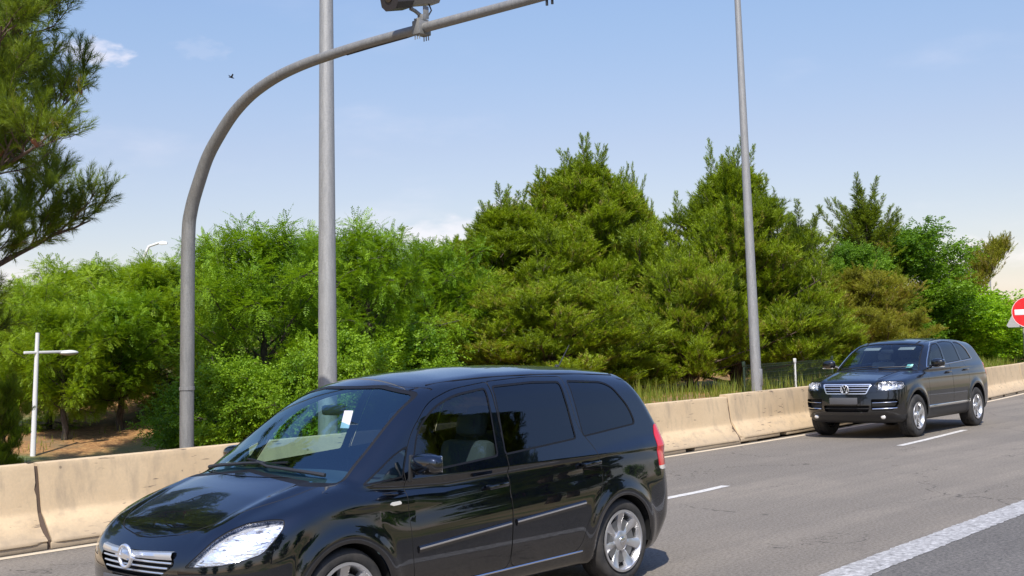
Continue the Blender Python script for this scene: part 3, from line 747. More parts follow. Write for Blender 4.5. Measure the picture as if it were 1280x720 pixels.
def build_suv(root):
    B = Body(F_suv, (-.08, -1.04, .22), (4.84, 1.04, 1.80), .024, root, P_SUV)
    for wx in SW:
        B.cut(lambda V, N: np.maximum(np.hypot(V[:, 0]-wx, V[:, 2]-.40)-.425, .52-np.abs(V[:, 1])))
        for sd in (1, -1): arch_liner(root, wx, .432, sd, .92, .52, .40)
    # dark lower cladding: sills, arch lips and bumper feet
    def clad(V, N):
        r = np.minimum(np.hypot(V[:, 0]-SW[0], V[:, 2]-.40), np.hypot(V[:, 0]-SW[1], V[:, 2]-.40))
        low = V[:, 2]-np.where((V[:, 0] > .9) & (V[:, 0] < 3.8), .47, .42)
        return np.minimum(low, 0*r+1)
    c = B.cut(clad); sheet('lower_cladding', c, M_CLAD, root)
    wsp = lambda V, N: np.maximum(poly_sd(V[:, 1], V[:, 2], [(-.79, 1.13), (0, 1.19), (.79, 1.13), (.63, 1.60), (.3, 1.635), (-.3, 1.635), (-.63, 1.60)], [.05, 0, .05, .06, 0, 0, .06]), V[:, 0]-2.25)
    g, fr = B.window(wsp, .018); W = sheet('windscreen', g, G_SWS, root); sheet('seal', fr, M_RUB, W)
    g, fr = B.window(rear_poly([(-.66, 1.24), (.66, 1.24), (.58, 1.60), (-.58, 1.60)], .07, 4.1)); W = sheet('rear_screen', g, G_DARK, root); sheet('seal', fr, M_RUB, W)
    FW = [(1.63, 1.215), (2.42, 1.24), (2.545, 1.625), (2.30, 1.61), (2.12, 1.55), (1.92, 1.44), (1.76, 1.32)]
    RW = [(2.50, 1.245), (3.235, 1.27), (3.265, 1.635), (2.94, 1.65), (2.615, 1.64)]
    TW = [(3.32, 1.272), (3.86, 1.295), (3.79, 1.46), (3.66, 1.575), (3.56, 1.61), (3.345, 1.63)]
    for sd in (1, -1):
        g1 = B.window(side_poly(FW, [.05, .03, .03, .1, .1, .1, .1], sd), .016); g2 = B.window(side_poly(RW, .03, sd), .012); g3 = B.window(side_poly(TW, [.02, .06, .1, .1, .1, .02], sd), .014)
        W = sheet('cargo_window', g3[0], G_DARK, root); sheet('seal', g3[1], M_RUB, W)
        fd = B.panel(side_poly([(1.46, .42), (2.56, .42), (2.58, .8), (2.59, 1.22), (2.60, 1.665), (2.28, 1.665), (2.05, 1.62), (1.80, 1.50), (1.50, 1.26), (1.45, 1.0)], [.06, .06, .1, .1, .02, .1, .1, .1, .08, .1], sd), .003)
        rd = B.panel(side_poly([(2.57, .42), (3.22, .42), (3.28, .66), (3.40, .86), (3.42, 1.08), (3.30, 1.26), (3.32, 1.668), (2.94, 1.685), (2.61, 1.675), (2.60, 1.22), (2.59, .8)], [.06, .12, .2, .1, .1, .1, .02, .1, .02, .1, .1], sd), .003)
        D = sheet('front_door', fd, P_SUV, root); sheet('door_window', g1[0], G_SSIDE, D); sheet('window_seal', g1[1], M_RUB, D); handle(D, 2.42, sd*.905, 1.085, sd, P_SUV, .22)
        E = sheet('rear_door', rd, P_SUV, root); sheet('door_window', g2[0], G_DARK, E); sheet('window_seal', g2[1], M_RUB, E); handle(E, 3.30, sd*.905, 1.10, sd, P_SUV, .22)
        # chrome line round the side glass
        bm = bmesh.new(); pts = []
        for x, z in [(1.56, 1.195), (2.0, 1.212), (2.5, 1.230), (3.2, 1.256), (3.84, 1.280), (3.885, 1.295), (3.80, 1.48), (3.66, 1.60), (3.54, 1.64), (3.3, 1.662), (2.94, 1.672), (2.6, 1.655), (2.32, 1.632), (2.13, 1.575), (1.91, 1.462), (1.71, 1.325), (1.58, 1.215), (1.56, 1.195)]:
            pts.append((x, z))
        P3 = []
        for i in range(len(pts)-1):
            for t in (0, .25, .5, .75):
                x = pts[i][0]+(pts[i+1][0]-pts[i][0])*t; z = pts[i][1]+(pts[i+1][1]-pts[i][1])*t; lo, hi = .3, 1.1
                for _ in range(22):
                    m_ = (lo+hi)/2
                    if F_suv(np.float64(x), np.float64(m_), np.float64(z)) < 0: lo = m_
                    else: hi = m_
                P3.append((x, sd*(lo+.003), z))
        tube(bm, P3+[P3[0]], .0085, 6); bm_obj('window_trim', bm, M_CHROME, root)
        bm = bmesh.new()
        box(bm, (2.34, sd*(.945), .505), (1.90, .022, .042), .008); bm_obj('sill_strip', bm, M_CHROME, root)
        fn = diag_poly(SUV_HL, .03, sd); a = B.cut(fn); lens, rim_ = split(a, fn(a[0], a[1])+.007)
        H = sheet('headlight', push(lens, -.001), M_LENS, root); sheet('lamp_edge', push(rim_, -.003), M_GAP, H)
        bw = walled(push(a, -.055), .05); bw = (bw[0], bw[1], bw[2][len(a[2]):]); J, mi = join([push(a, -.055), bw]); np_mesh('lamp_bowl', J[0], J[2], M_LAMPD, H, N=J[1])
        for cx, cy, rr in ((.145, .56, .062), (.235, .70, .062), (.34, .80, .035)):
            bm = bmesh.new(); ax = Vector((-.9, .28*sd, .1)).normalized()
            lathe(bm, [(rr, .035), (rr*.98, .028), (rr*.86, .0), (rr*.6, -.022), (.001, -.03)], seg=24, axis='Z'); bmesh.ops.create_icosphere(bm, subdivisions=2, radius=rr*.42)
            bmesh.ops.transform(bm, matrix=Matrix.Translation((cx, sd*cy, .925)) @ ax.to_track_quat('Z', 'Y').to_matrix().to_4x4(), verts=bm.verts); bm_obj('bulb_reflector', bm, M_REFL, H)
        # side intakes with a bright lip
        fn = diag_poly(SUV_IN, .02, sd); a = B.cut(fn); bw = walled(push(a, -.06), .06); bw = (bw[0], bw[1], bw[2][len(a[2]):]); J, mi = join([push(a, -.06), bw]); I = np_mesh('side_intake', J[0], J[2], M_GAP, root, N=J[1])
        for z_, m_, rr in ((.53, M_CHROME, .011), (.635, M_CHROME, .006)):
            bm = bmesh.new(); P3 = []
            for u in np.linspace(.36, .755, 15):
                lo, hi = 0., 1.0      # walk in along the corner diagonal
                for _ in range(22):
                    m2 = (lo+hi)/2; xx = u*.7071-.7+m2*.7; yy = u*.7071+.7-m2*.7
                    if F_suv(np.float64(xx), np.float64(yy), np.float64(z_)) > 0: lo = m2
                    else: hi = m2
                P3.append((u*.7071-.7+lo*.7, sd*(u*.7071+.7-lo*.7), z_+(u-.36)*.03))
            tube(bm, P3, rr, 8); bm_obj('intake_bar', bm, m_, I)
        bm = bmesh.new(); bmesh.ops.create_uvsphere(bm, u_segments=20, v_segments=12, radius=.045, matrix=Matrix.Translation((.135, sd*.62, .385)) @ Matrix.Diagonal((.5, 1, .8, 1))); bm_obj('fog_light', bm, M_CLR, root)
        TL = lambda V, N: np.maximum(poly_sd(V[:, 0]-V[:, 1]*sd*.5, V[:, 2], [(3.98, 1.20), (4.02, .95), (4.32, .95), (4.28, 1.20)], .04), np.maximum(.5-sd*V[:, 1], 4.2-V[:, 0]))
        sheet('tail_light', walled(B.cut(TL), .004), M_RED, root)
        for wx in SW: wheel(root, wx, sd*.945, .372, .255, .232, sd, (5, False))
        mirror(root, (1.66, sd*.88, 1.20), (1.60, sd*1.055, 1.27), (.085, .125, .080), P_SUV, sd, True)
        # roof rail seam
        bm = bmesh.new(); tube(bm, [(x, sd*y_, top_z(F_suv, x, y_)+.001) for x, y_ in [(2.25, .55), (2.6, .56), (3.0, .56), (3.4, .555), (3.8, .54), (4.05, .52)]], .006, 8, flat=.7); bm_obj('roof_trim', bm, M_RUB, root)
    def bon(V, N): return np.maximum(poly_sd(V[:, 1], V[:, 0], [(-.80, 1.45), (-.74, .8), (-.60, .35), (-.47, .05), (-.30, -.02), (.30, -.02), (.47, .05), (.60, .35), (.74, .8), (.80, 1.45), (.4, 1.25), (0, 1.20), (-.4, 1.25)], [.05, .2, .1, .05, .1, .1, .05, .1, .2, .05, .1, .1, .1]), .968-V[:, 2])
    sheet('bonnet', B.panel(bon, .003), P_SUV, root)
    # grille: four bright bars in a bright frame
    GP = [(-.455, .955), (.455, .955), (.375, .785), (-.375, .785)]
    gr = front_poly(GP, .03, .5); a = B.cut(gr); inn, fr = split(a, gr(a[0], a[1])+.016)
    bw = walled(push(inn, -.05), .05); bw = (bw[0], bw[1], bw[2][len(inn[2]):]); J, mi = join([push(inn, -.05), bw]); G = np_mesh('grille', J[0], J[2], M_GAP, root, N=J[1])
    sheet('grille_frame', walled(fr, .007), M_SATIN, G)
    for z_ in (.835, .880, .922):
        hw = .375+(z_-.785)*.47-.02; bm = bmesh.new(); rings = []
        for y in np.linspace(-hw, hw, 21):
            xx = float(sx_front(z_))+.14*y*y+.16*y**4
            rings.append([bm.verts.new((xx+dx, y, z_+dz)) for dx, dz in ((.03, -.005), (.002, -.0065), (-.003, 0), (.002, .0065), (.03, .005))])
        for i in range(20):
            for j in range(4): bm.faces.new((rings[i][j], rings[i+1][j], rings[i+1][j+1], rings[i][j+1]))
        bm_obj('grille_bar', bm, M_SATIN, G)
    bm = bmesh.new(); zc = .870
    lathe(bm, [(.001, .004), (.072, .004), (.072, -.002)], (-.008, 0, zc), 36, mat_=1, axis='X')
    tube(bm, [(-.016, .075*math.cos(a), zc+.075*math.sin(a)) for a in np.linspace(0, 2*math.pi, 37)], .0075, 8)
    for pl in ([(-.031, .062), (0, .010), (.031, .062)], [(-.062, .036), (-.030, -.056), (0, -.004), (.030, -.056), (.062, .036)]):
        tube(bm, [(-.018, -u_, zc+v_) for u_, v_ in pl], .0098, 6)
    bm_obj('emblem', bm, [M_SATIN, M_GAP], G)
    # plate on the bumper, centre intake
    bm = bmesh.new(); box(bm, (-.020, .03, .668), (.014, .52, .115), .004); bm_obj('number_plate', bm, M_PLATE, root)
    ci = front_poly([(-.43, .592), (.43, .592), (.40, .475), (-.40, .475)], .02, .4); a = B.cut(ci); bw = walled(push(a, -.06), .06); bw = (bw[0], bw[1], bw[2][len(a[2]):]); J, mi = join([push(a, -.06), bw]); I = np_mesh('centre_intake', J[0], J[2], M_GAP, root, N=J[1])
    bm = bmesh.new(); tube(bm, [(.03+.14*y*y, y, .535) for y in np.linspace(-.41, .41, 9)], .009, 6); bm_obj('intake_bar', bm, M_BLKPL, I)
    B.groove(lambda V, N: np.maximum(np.abs(V[:, 0]-.46-(V[:, 2]-.7)*.25), np.maximum(V[:, 2]-.86, np.maximum(.45-V[:, 2], .55-np.abs(V[:, 1])))), .0026)
    sheet('tailgate', B.panel(rear_poly([(-.70, .80), (.70, .80), (.72, 1.22), (.60, 1.63), (-.60, 1.63), (-.72, 1.22)], .06, 4.0), .003), P_SUV, root)
    bm = bmesh.new(); box(bm, (4.715, 0, .98), (.012, .52, .11), .004); bm_obj('number_plate', bm, M_PLATE, root)
    def onws(y, z, off=.018): return Vector((1.185+(z-1.175)*1.56+.36*y*y-off*.55, y, z+off*.83))
    for pts in ([(.66, 1.165), (.5, 1.18), (.1, 1.21), (-.05, 1.215)], [(-.1, 1.19), (-.25, 1.195), (-.55, 1.20), (-.68, 1.195)]):
        bm = bmesh.new(); tube(bm, [onws(*p, .022) for p in pts], [.013, .012, .009, .006], 8); bm_obj('wiper', bm, M_BLKPL, root)
    bm = bmesh.new(); rings = []
    for y in np.linspace(-.74, .74, 21):
        y2 = y*y; xx = 1.18+.36*y2; zz = float(sz_hood(xx))-.04*y2-.07*y2*y2
        rings.append([bm.verts.new((xx-.02, y, zz+.004)), bm.verts.new((xx+.05, y, zz+.005)), bm.verts.new((xx+.10, y, zz+.03))])
    for i in range(20):
        for j in range(2): bm.faces.new((rings[i][j], rings[i+1][j], rings[i+1][j+1], rings[i][j+1]))
    bm_obj('cowl', bm, M_BLKPL, root)
    bm = bmesh.new(); box(bm, onws(0, 1.57, -.10), (.05, .24, .075), .02); bm_obj('rear_view_mirror', bm, M_BLKPL, root)
    bm = bmesh.new(); box(bm, onws(-.60, 1.235, -.010), (.12, .11, .004), .001, M=Matrix.Rotation(R(-30), 3, 'Y')); bm_obj('windscreen_sticker', bm, M_STK, root)
    for sy in (-.36, .30):
        bm = bmesh.new(); box(bm, onws(sy, 1.585, -.06), (.13, .30, .012), .005, M=Matrix.Rotation(R(-20), 3, 'Y')); bm_obj('sun_visor', bm, M_SEATL, root)
    interior(root, 1.4, 4.4, .82, .46, [(2.25, .40, dict(z0=.56)), (2.25, -.40, dict(z0=.56)), (3.15, 0, dict(bench=.62, z0=.58))], (1.32, 1.80), M_SEATL, 1.12, -1)
    B.finish()
M_STK = mat('green_sticker', (.30, .62, .50), .5)
SUV_HL = [(.433, .845), (.505, .992), (.70, 1.003), (.92, .99), (.95, .965), (.945, .90), (.927, .86), (.70, .845)]
SUV_IN = [(.345, .505), (.345, .70), (.77, .695), (.80, .62), (.73, .54), (.66, .505)]

# ================================================================ plants
def leaf_mat(name, c_lo, c_hi, trans=.35, rough=.55, c_old=None):
    m = mat(name, c_lo, rough, spec=.35); b = NB(m)
    at = b.n('ShaderNodeAttribute'); at.attribute_name = 'tone'
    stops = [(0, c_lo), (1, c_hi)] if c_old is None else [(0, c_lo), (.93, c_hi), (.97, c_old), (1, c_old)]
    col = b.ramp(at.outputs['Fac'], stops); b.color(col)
    tr = b.n('ShaderNodeBsdfTranslucent'); b.l(b.mix(.5, col, (c_hi[0]*1.5, c_hi[1]*1.4, c_hi[2]*.7)), tr.inputs[0])
    mx = b.n('ShaderNodeMixShader'); mx.inputs[0].default_value = trans
    out = b.t.nodes['Material Output']; b.l(b.b.outputs[0], mx.inputs[1]); b.l(tr.outputs[0], mx.inputs[2]); b.l(mx.outputs[0], out.inputs[0])
    return m
def bark_mat(name, a, c):
    m = mat(name, a, .9); b = NB(m); v = b.coord((6, 6, 1.4)); n = b.noise(v, 5, 6, .6)
    b.color(b.ramp(n, [(.3, a), (.7, c)])); b.bump(n, .6, .02); return m
BARK_P = bark_mat('pine_bark', (.05, .035, .025), (.16, .11, .08))
BARK_B = bark_mat('grey_bark', (.035, .028, .02), (.10, .08, .06))
LM = dict(
    pine=leaf_mat('pine_needles', (.030, .064, .006), (.275, .375, .008), .28, .5, (.22, .18, .03)),
    pine_dark=leaf_mat('dark_pine_needles', (.032, .062, .008), (.240, .320, .014), .34, .5, (.22, .14, .04)),
    pine_gold=leaf_mat('dull_gold_needles', (.110, .130, .012), (.33, .33, .026), .32, .5, (.22, .14, .04)),
    broad=leaf_mat('pinnate_leaves', (.060, .150, .004), (.250, .400, .012), .34),
    broad_y=leaf_mat('light_pinnate_leaves', (.120, .220, .004), (.290, .410, .014), .34),
    broad_d=leaf_mat('deep_green_leaves', (.040, .120, .005), (.180, .320, .012), .4),
    bright=leaf_mat('bright_shrub_leaves', (.120, .260, .004), (.300, .500, .012), .40),
    grass=leaf_mat('weed_blades', (.090, .150, .010), (.240, .260, .030), .3, .6, (.32, .25, .10)))
def proto_tuft(rs, n=30, L=.20, nl=.085, w=.0042, spread=62):
    """a pine shoot: needles round a twig along +Z"""
    V = []; T = []
    for i in range(n):
        t = (i+.5)/n; a = rs.uniform(0, 2*math.pi); sp = R(spread*(1-.55*t) + rs.uniform(-12, 12))
        b = np.array([0, 0, t*L]); d = np.array([math.sin(sp)*math.cos(a), math.sin(sp)*math.sin(a), math.cos(sp)])
        s = np.cross(d, rs.normal(size=3)); s /= np.linalg.norm(s); l = nl*rs.uniform(.7, 1.15); k = len(V)
        V += [b-s*w, b+s*w, b+d*l]; T.append((k, k+1, k+2))
    # twig
    k = len(V); w2 = .004; V += [np.array([-w2, 0, -.05]), np.array([w2, 0, -.05]), np.array([0, 0, L*.9]), np.array([0, -w2, -.05]), np.array([0, w2, -.05]), np.array([0, 0, L*.9])]; T += [(k, k+1, k+2), (k+3, k+4, k+5)]
    return np.array(V), np.array(T)
def proto_spray(rs, pairs=6, L=.30, ll=.072, lw=.030, droop=.25):
    """a pinnate leaf along +Z, faces towards +Y"""
    V = []; T = []
    for i in range(pairs*2+1):
        if i == pairs*2: t, sg = 1., 0
        else: t, sg = (i//2+1.2)/(pairs+.6), (1 if i % 2 else -1)
        b = np.array([0, -droop*L*t*t, t*L]); a = R(62 + rs.uniform(-12, 12))*sg
        d = np.array([math.sin(a), rs.uniform(-.35, .15), math.cos(a)]); d /= np.linalg.norm(d)
        s = np.cross(d, [0, 1, rs.uniform(-.4, .4)]); s /= np.linalg.norm(s); l = ll*rs.uniform(.8, 1.15)*(1-.25*abs(t-.5)); q = lw*rs.uniform(.8, 1.2)
        k = len(V); V += [b, b+d*l*.5-s*q*.5, b+d*l, b+d*l*.5+s*q*.5]; T += [(k, k+1, k+2), (k, k+2, k+3)]
    return np.array(V), np.array(T)
def proto_twig_leaves(rs, n=16, L=.26, ll=.065, lw=.040):
    V = []; T = []
    for i in range(n):
        t = (i+.5)/n; a = rs.uniform(0, 6.28); b = np.array([0, 0, t*L]); sp = R(rs.uniform(35, 80))
        d = np.array([math.sin(sp)*math.cos(a), math.sin(sp)*math.sin(a), math.cos(sp)]); s = np.cross(d, rs.normal(size=3)); s /= np.linalg.norm(s)
        l = ll*rs.uniform(.7, 1.2); q = lw*rs.uniform(.8, 1.2); b = b+d*.02
        k = len(V); V += [b, b+d*l*.5-s*q*.5, b+d*l, b+d*l*.5+s*q*.5]; T += [(k, k+1, k+2), (k, k+2, k+3)]
    return np.array(V), np.array(T)
def scatter(protos, P, D, U, S, rs, tone=None):
    """merge copies of the prototypes: positions, directions, up hints, scales -> V, T, tone per vertex"""
    P, D, U, S = map(np.asarray, (P, D, U, S)); which = rs.integers(0, len(protos), len(P)); Vs = []; Ts = []; tn = []; off = 0
    D = D/np.linalg.norm(D, axis=1, keepdims=True); X = np.cross(U, D); X /= np.linalg.norm(X, axis=1, keepdims=True)+1e-9; Y = np.cross(D, X)
    for k, (pv, pt) in enumerate(protos):
        m = np.where(which == k)[0]
        if not len(m): continue
        W = (P[m][:, None] + (pv[None, :, 0, None]*X[m][:, None] + pv[None, :, 1, None]*Y[m][:, None] + pv[None, :, 2, None]*D[m][:, None])*S[m][:, None, None])
        Vs.append(W.reshape(-1, 3)); Ts.append((pt[None]+np.arange(len(m))[:, None, None]*len(pv)+off).reshape(-1, 3)); off += len(m)*len(pv)
        t = np.clip(rs.normal(.5, .22, len(m)) if tone is None else np.asarray(tone)[m]+rs.normal(0, .13, len(m)), 0, 1); tn.append((t[:, None]+rs.normal(0, .07, (len(m), len(pv)))).ravel())
    return np.concatenate(Vs), np.concatenate(Ts), np.clip(np.concatenate(tn), 0, 1)
def foliage(name, VTt, m, parent):
    V, T, t = VTt; o = np_mesh(name, V, T, m, parent, smooth=False)
    a = o.data.attributes.new('tone', 'FLOAT', 'POINT'); a.data.foreach_set('value', t.astype(np.float32)); return o
def limb(p, d, L, n, rs, up=0., wob=.12):
    """a wandering branch path"""
    pts = [np.array(p, float)]; d = np.array(d, float); d /= np.linalg.norm(d)
    for i in range(n):
        d = d + rs.normal(0, wob, 3) + np.array([0, 0, up]); d /= np.linalg.norm(d); pts.append(pts[-1]+d*L/n)
    return np.array(pts)
def at_path(P, t):
    f = t*(len(P)-1); i = min(int(f), len(P)-2); q = f-i; d = P[i+1]-P[i]; return P[i]*(1-q)+P[i+1]*q, d/np.linalg.norm(d)
PT = [proto_tuft(np.random.default_rng(i), 24, .24, .115, .0085, 52) for i in range(4)]
PTF = [proto_tuft(np.random.default_rng(20+i), 46, .18, .095, .0026, 55) for i in range(4)]
PS = [proto_spray(np.random.default_rng(40+i)) for i in range(5)]
PL = [proto_twig_leaves(np.random.default_rng(60+i)) for i in range(4)]
def make_tree(name, seed, H, Wd, kind, mt, n_main=26, n_sub=7, n_leaf=16, base=.12, leader=0, lean=(0, 0), gaps=.0, shape='round', scale=1., bark=None, rad=None, sub_len=.34):
    """trunk and limbs as one mesh, the crown of separate leaves as another"""
    rs = np.random.default_rng(seed); root = empty(name, (0, 0, 0)); bark = bark or (BARK_P if kind.startswith('pine') else BARK_B)
    bm = bmesh.new(); r0 = rad or H*.018+.03
    top = np.array([lean[0], lean[1], H]); TP = np.array([np.array([lean[0]*t**1.3, lean[1]*t**1.3, H*.97*t]) + (rs.normal(0, .03*H/6, 3)*np.array([1, 1, 0]) if 0 < t < 1 else 0) for t in np.linspace(0, 1, 10)])
    tube(bm, [tuple(p) for p in TP], [r0*(1-.88*t)+.012 for t in np.linspace(0, 1, 10)], 9)
    P = []; D = []; U = []; S = []; TN = []; tips = []
    def prof(t):
        if shape == 'round': return max(.1, math.sin(math.pi*min(1, max(0, (t-base)/(1-base))*.86+.10)))**.75
        if shape == 'cone': return max(.04, (1-t)**.80*1.10*min(1, (t-base+.14)/.2))
        if shape == 'dome': return max(.12, (1-((t-.35)/.68)**2))**.6 if t > .35 else .6+.4*(t-base)/.25
        return 1
    ga = 2.399963
    for i in range(n_main):
        t = base + (1-base)*((i+rs.uniform(0, 1))/n_main)**(.9); a = i*ga + rs.uniform(-.4, .4)
        if rs.uniform() < gaps: continue
        p, d0 = at_path(TP, min(t, .985)); r = Wd/2*prof(t)*rs.uniform(.78, 1.12)
        el = R(8+50*t if kind.startswith('pine') else 2+62*t) + rs.uniform(-.15, .15)
        d = np.array([math.cos(a)*math.cos(el), math.sin(a)*math.cos(el), math.sin(el)]); L = r/max(.35, math.cos(el))
        Q = limb(p - np.array([0, 0, math.sin(el)*L*.35 if t > .3 else 0]), d, L, 6, rs, .06 if kind.startswith('pine') else -.02, .13)
        btone = rs.uniform(.08, .60); thin = .45+.55*min(1, prof(t)*1.6)  # wide branch tone spread colours in lit clumps against dark ones
        rr = r0*(1-.8*t)*.36+.006; tube(bm, [tuple(q) for q in Q], [rr*(1-.75*j/6)+.004 for j in range(7)], 5, cap=False)
        tips.append((Q[-1], t)); tips.append((Q[-3], t))
        for j in range(n_sub):
            u = .28+.72*(j+rs.uniform(.2, 1))/n_sub; q, dq = at_path(Q, min(u, .99)); sd = rs.normal(0, 1, 3); sd[2] = sd[2]*.6+.35
            dd = dq*.7 + sd/np.linalg.norm(sd)*.9; l = sub_len*(Wd*.22+.25)*rs.uniform(.7, 1.4)*(1.15-.4*u)*thin
            K = limb(q, dd, l, 3, rs, .10 if kind.startswith('pine') else -.05, .2); tube(bm, [tuple(x) for x in K], [.010, .008, .006, .004], 3, cap=False)
            if kind.startswith('pine'):
                for q_ in range(3):
                    x0, dx = at_path(K, rs.uniform(.6, .99)); x0 = x0+rs.normal(0, .10, 3)*thin; K3 = limb(x0, rs.normal(0, .28, 3)+np.array([0, 0, 1.])+dx*.35, rs.uniform(.28, .62)*(.55+.45*thin), 3, rs, .05, .08); tube(bm, [tuple(x_) for x_ in K3], [.006, .005, .004, .003], 3, cap=False)
                    for z_ in range(5):
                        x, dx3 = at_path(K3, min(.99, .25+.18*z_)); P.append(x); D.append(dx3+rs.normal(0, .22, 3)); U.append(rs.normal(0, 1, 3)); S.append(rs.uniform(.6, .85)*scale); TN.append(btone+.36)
            for m_ in range(n_leaf):
                v = rs.uniform(.15, 1.0)**.8; x, dx = at_path(K, min(v, .99)); o = rs.normal(0, 1, 3); o /= np.linalg.norm(o)
                if kind.startswith('pine'):
                    # needle clouds at the branchlet ends, flat below and spiky above
                    x, dx = at_path(K, rs.uniform(.55, .99)); o[2] = abs(o[2])*.8-.12
                    e = dx*.35 + o*.75 + np.array([0, 0, .80]); off = o*(rs.uniform(0, 1)**.5)*(.05+.34*thin)*scale
                else:
                    e = dx*.45 + o + np.array([0, 0, -.12]); off = o*rs.uniform(0, .28)*scale
                P.append(x+off); D.append(e); U.append(o+np.array([0, 0, 1.2])); S.append(rs.uniform(.75, 1.25)*scale); TN.append(btone + (.36*np.linalg.norm(off)/.3 if kind.startswith('pine') else .25*v) + .10*(o[2]))  # paler young tips outward, also painting the dark gaps between lit clumps
    def feather(p0, l, dd):
        K = limb(p0, dd, l, 6, rs, .10, .05); tube(bm, [tuple(x) for x in K], [.012, .010, .008, .007, .005, .004, .003], 4, cap=False); n_ = int(l/.026)
        for z_ in range(n_):
            f = (z_+.5)/n_; x, dx = at_path(K, min(.99, f)); o = rs.normal(0, 1, 3); o -= dx*(o@dx); o /= np.linalg.norm(o)+1e-9
            P.append(x+o*.02); D.append(dx*1.0+o*1.0*(1.2-f)+np.array([0, 0, .25])); U.append(rs.normal(0, 1, 3)); S.append(rs.uniform(.55, .95)*(1.15-.45*f)*scale); TN.append(.28+.3*f)
    if kind == 'pine' and shape == 'cone':
        for j in range(17):
            p, d = at_path(TP, min(.99, .74+.26*j/16)); a = j*2.4; q = (.42-.02*j) if j < 16 else 0
            feather(p+np.array([math.cos(a)*q, math.sin(a)*q, 0]), rs.uniform(1.1, 2.0)*H/7, (math.cos(a)*q*1.3, math.sin(a)*q*1.3, 1.))
        for (q0, t0) in tips:
            if t0 > .30 and rs.uniform() < .85: feather(q0-np.array([0, 0, .1]), rs.uniform(.5, 1.3), rs.normal(0, .16, 3)+np.array([0, 0, 1.]))
    for j in range(leader if kind != 'pine' or shape != 'cone' else 0):      # loose shoots at the very top
        pn = kind.startswith('pine'); t = rs.uniform(.70 if pn else .80, 1.0); p, d = at_path(TP, min(t, .99)); a = rs.uniform(0, 6.28); K = limb(p, (math.cos(a)*(.38 if pn else .5), math.sin(a)*(.38 if pn else .5), 1.3), rs.uniform(.5, 1.)*H*(.135 if pn else .085), 4, rs, .1, .09); tube(bm, [tuple(x) for x in K], [.010, .008, .006, .005, .003], 4, cap=False)
        for m_ in range(22):
            x, dx = at_path(K, min(.99, rs.uniform(.05, 1))); o = rs.normal(0, 1, 3); P.append(x); D.append(dx+o*.35+np.array([0, 0, .3])); U.append(o); S.append(rs.uniform(.8, 1.2)*scale); TN.append(.55)
    bm_obj('trunk', bm, bark, root)
    pr = PT if kind == 'pine' else PTF if kind == 'pine_fine' else PS if kind == 'spray' else PL
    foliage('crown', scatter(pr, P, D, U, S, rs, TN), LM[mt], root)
    return root
def copy_tree(o, mt=None):
    c = o.copy(); COL.objects.link(c)
    for ch in o.children:
        d = ch.copy(); COL.objects.link(d); d.parent = c
        if mt and ch.name.startswith('crown'):
            d.material_slots[0].link = 'OBJECT'; d.material_slots[0].material = LM[mt]
    return c

# ================================================================ ground, road, barrier
def yoff(x): return .0035*max(0, x-16)**2
YB = 11.50                      # foot of the barrier
def ground_z(x, y):
    d = y-yoff(x)-12.1
    left = max(0, min(1, (17.5-x)/6)); left = left*left*(3-2*left)
    base = .70*(1-left)+.16*left
    rise = max(0, d-4)*.052
    return base + min(rise, 2.2) + .10*(mnoise.noise(Vector((x*.25, y*.25, 0))))*min(1, d/2)
def asphalt(name, c0, c1, crack=True, tar=.0):
    m = mat(name, c0, .85, spec=.3); b = NB(m); v = b.coord()
    big = b.noise(v, .35, 5, .6); mid = b.noise(v, 3.0, 5, .6); fine = b.noise(v, 34, 6, .82); vf = b.noise(v, 260, 2, .6)
    col = b.mix(b.mr(big, .42, .58), c0, c1)
    col = b.mix(b.mr(mid, .3, .7, 0, .35), col, tuple(k*.72 for k in c0))
    # wheel tracks and oil drips drawn out along the road
    tr_ = b.noise(b.coord((.035, 1.5, 1)), 1.0, 4, .6); col = b.mix(b.mr(tr_, .42, .62, 0, .55), col, tuple(k*.60 for k in c0))
    col = b.mix(b.mr(fine, .36, .62, 0, 1), b.mix(.42, col, (.02, .02, .02)), b.mix(.22, col, (.55, .50, .44)))
    if crack:
        w_ = b.n('ShaderNodeVectorMath', operation='ADD'); nn = b.n('ShaderNodeTexNoise'); nn.inputs['Scale'].default_value = 2.2; nn.inputs['Detail'].default_value = 6
        b.l(v, nn.inputs['Vector']); sc = b.n('ShaderNodeVectorMath', operation='SCALE'); sc.inputs['Scale'].default_value = .55; b.l(nn.outputs['Color'], sc.inputs[0]); b.l(v, w_.inputs[0]); b.l(sc.outputs[0], w_.inputs[1])
        mp_ = b.n('ShaderNodeMapping'); mp_.inputs['Scale'].default_value = (.28, .62, 1); b.l(w_.outputs[0], mp_.inputs[0])
        vo = b.n('ShaderNodeTexVoronoi', feature='DISTANCE_TO_EDGE'); vo.inputs['Scale'].default_value = 1.0; b.l(mp_.outputs[0], vo.inputs['Vector'])
        ck = b.mr(vo.outputs['Distance'], .003, .010, 1, 0); gate = b.mr(b.noise(v, .6, 3), .44, .54); gate2 = b.mr(b.noise(v, 13, 4), .46, .54)
        k = b.math('MULTIPLY', b.math('MULTIPLY', ck, gate), gate2); col = b.mix(b.math('MULTIPLY', k, .8), col, (.03, .026, .022))
    b.color(col); b.bump(b.math('ADD', fine, b.math('MULTIPLY', vf, .6)), .55, .006); return m
M_ROAD = asphalt('asphalt_road', (.160, .138, .108), (.204, .174, .134))
M_SHOULD = asphalt('asphalt_shoulder', (.066, .064, .061), (.088, .084, .078), False)
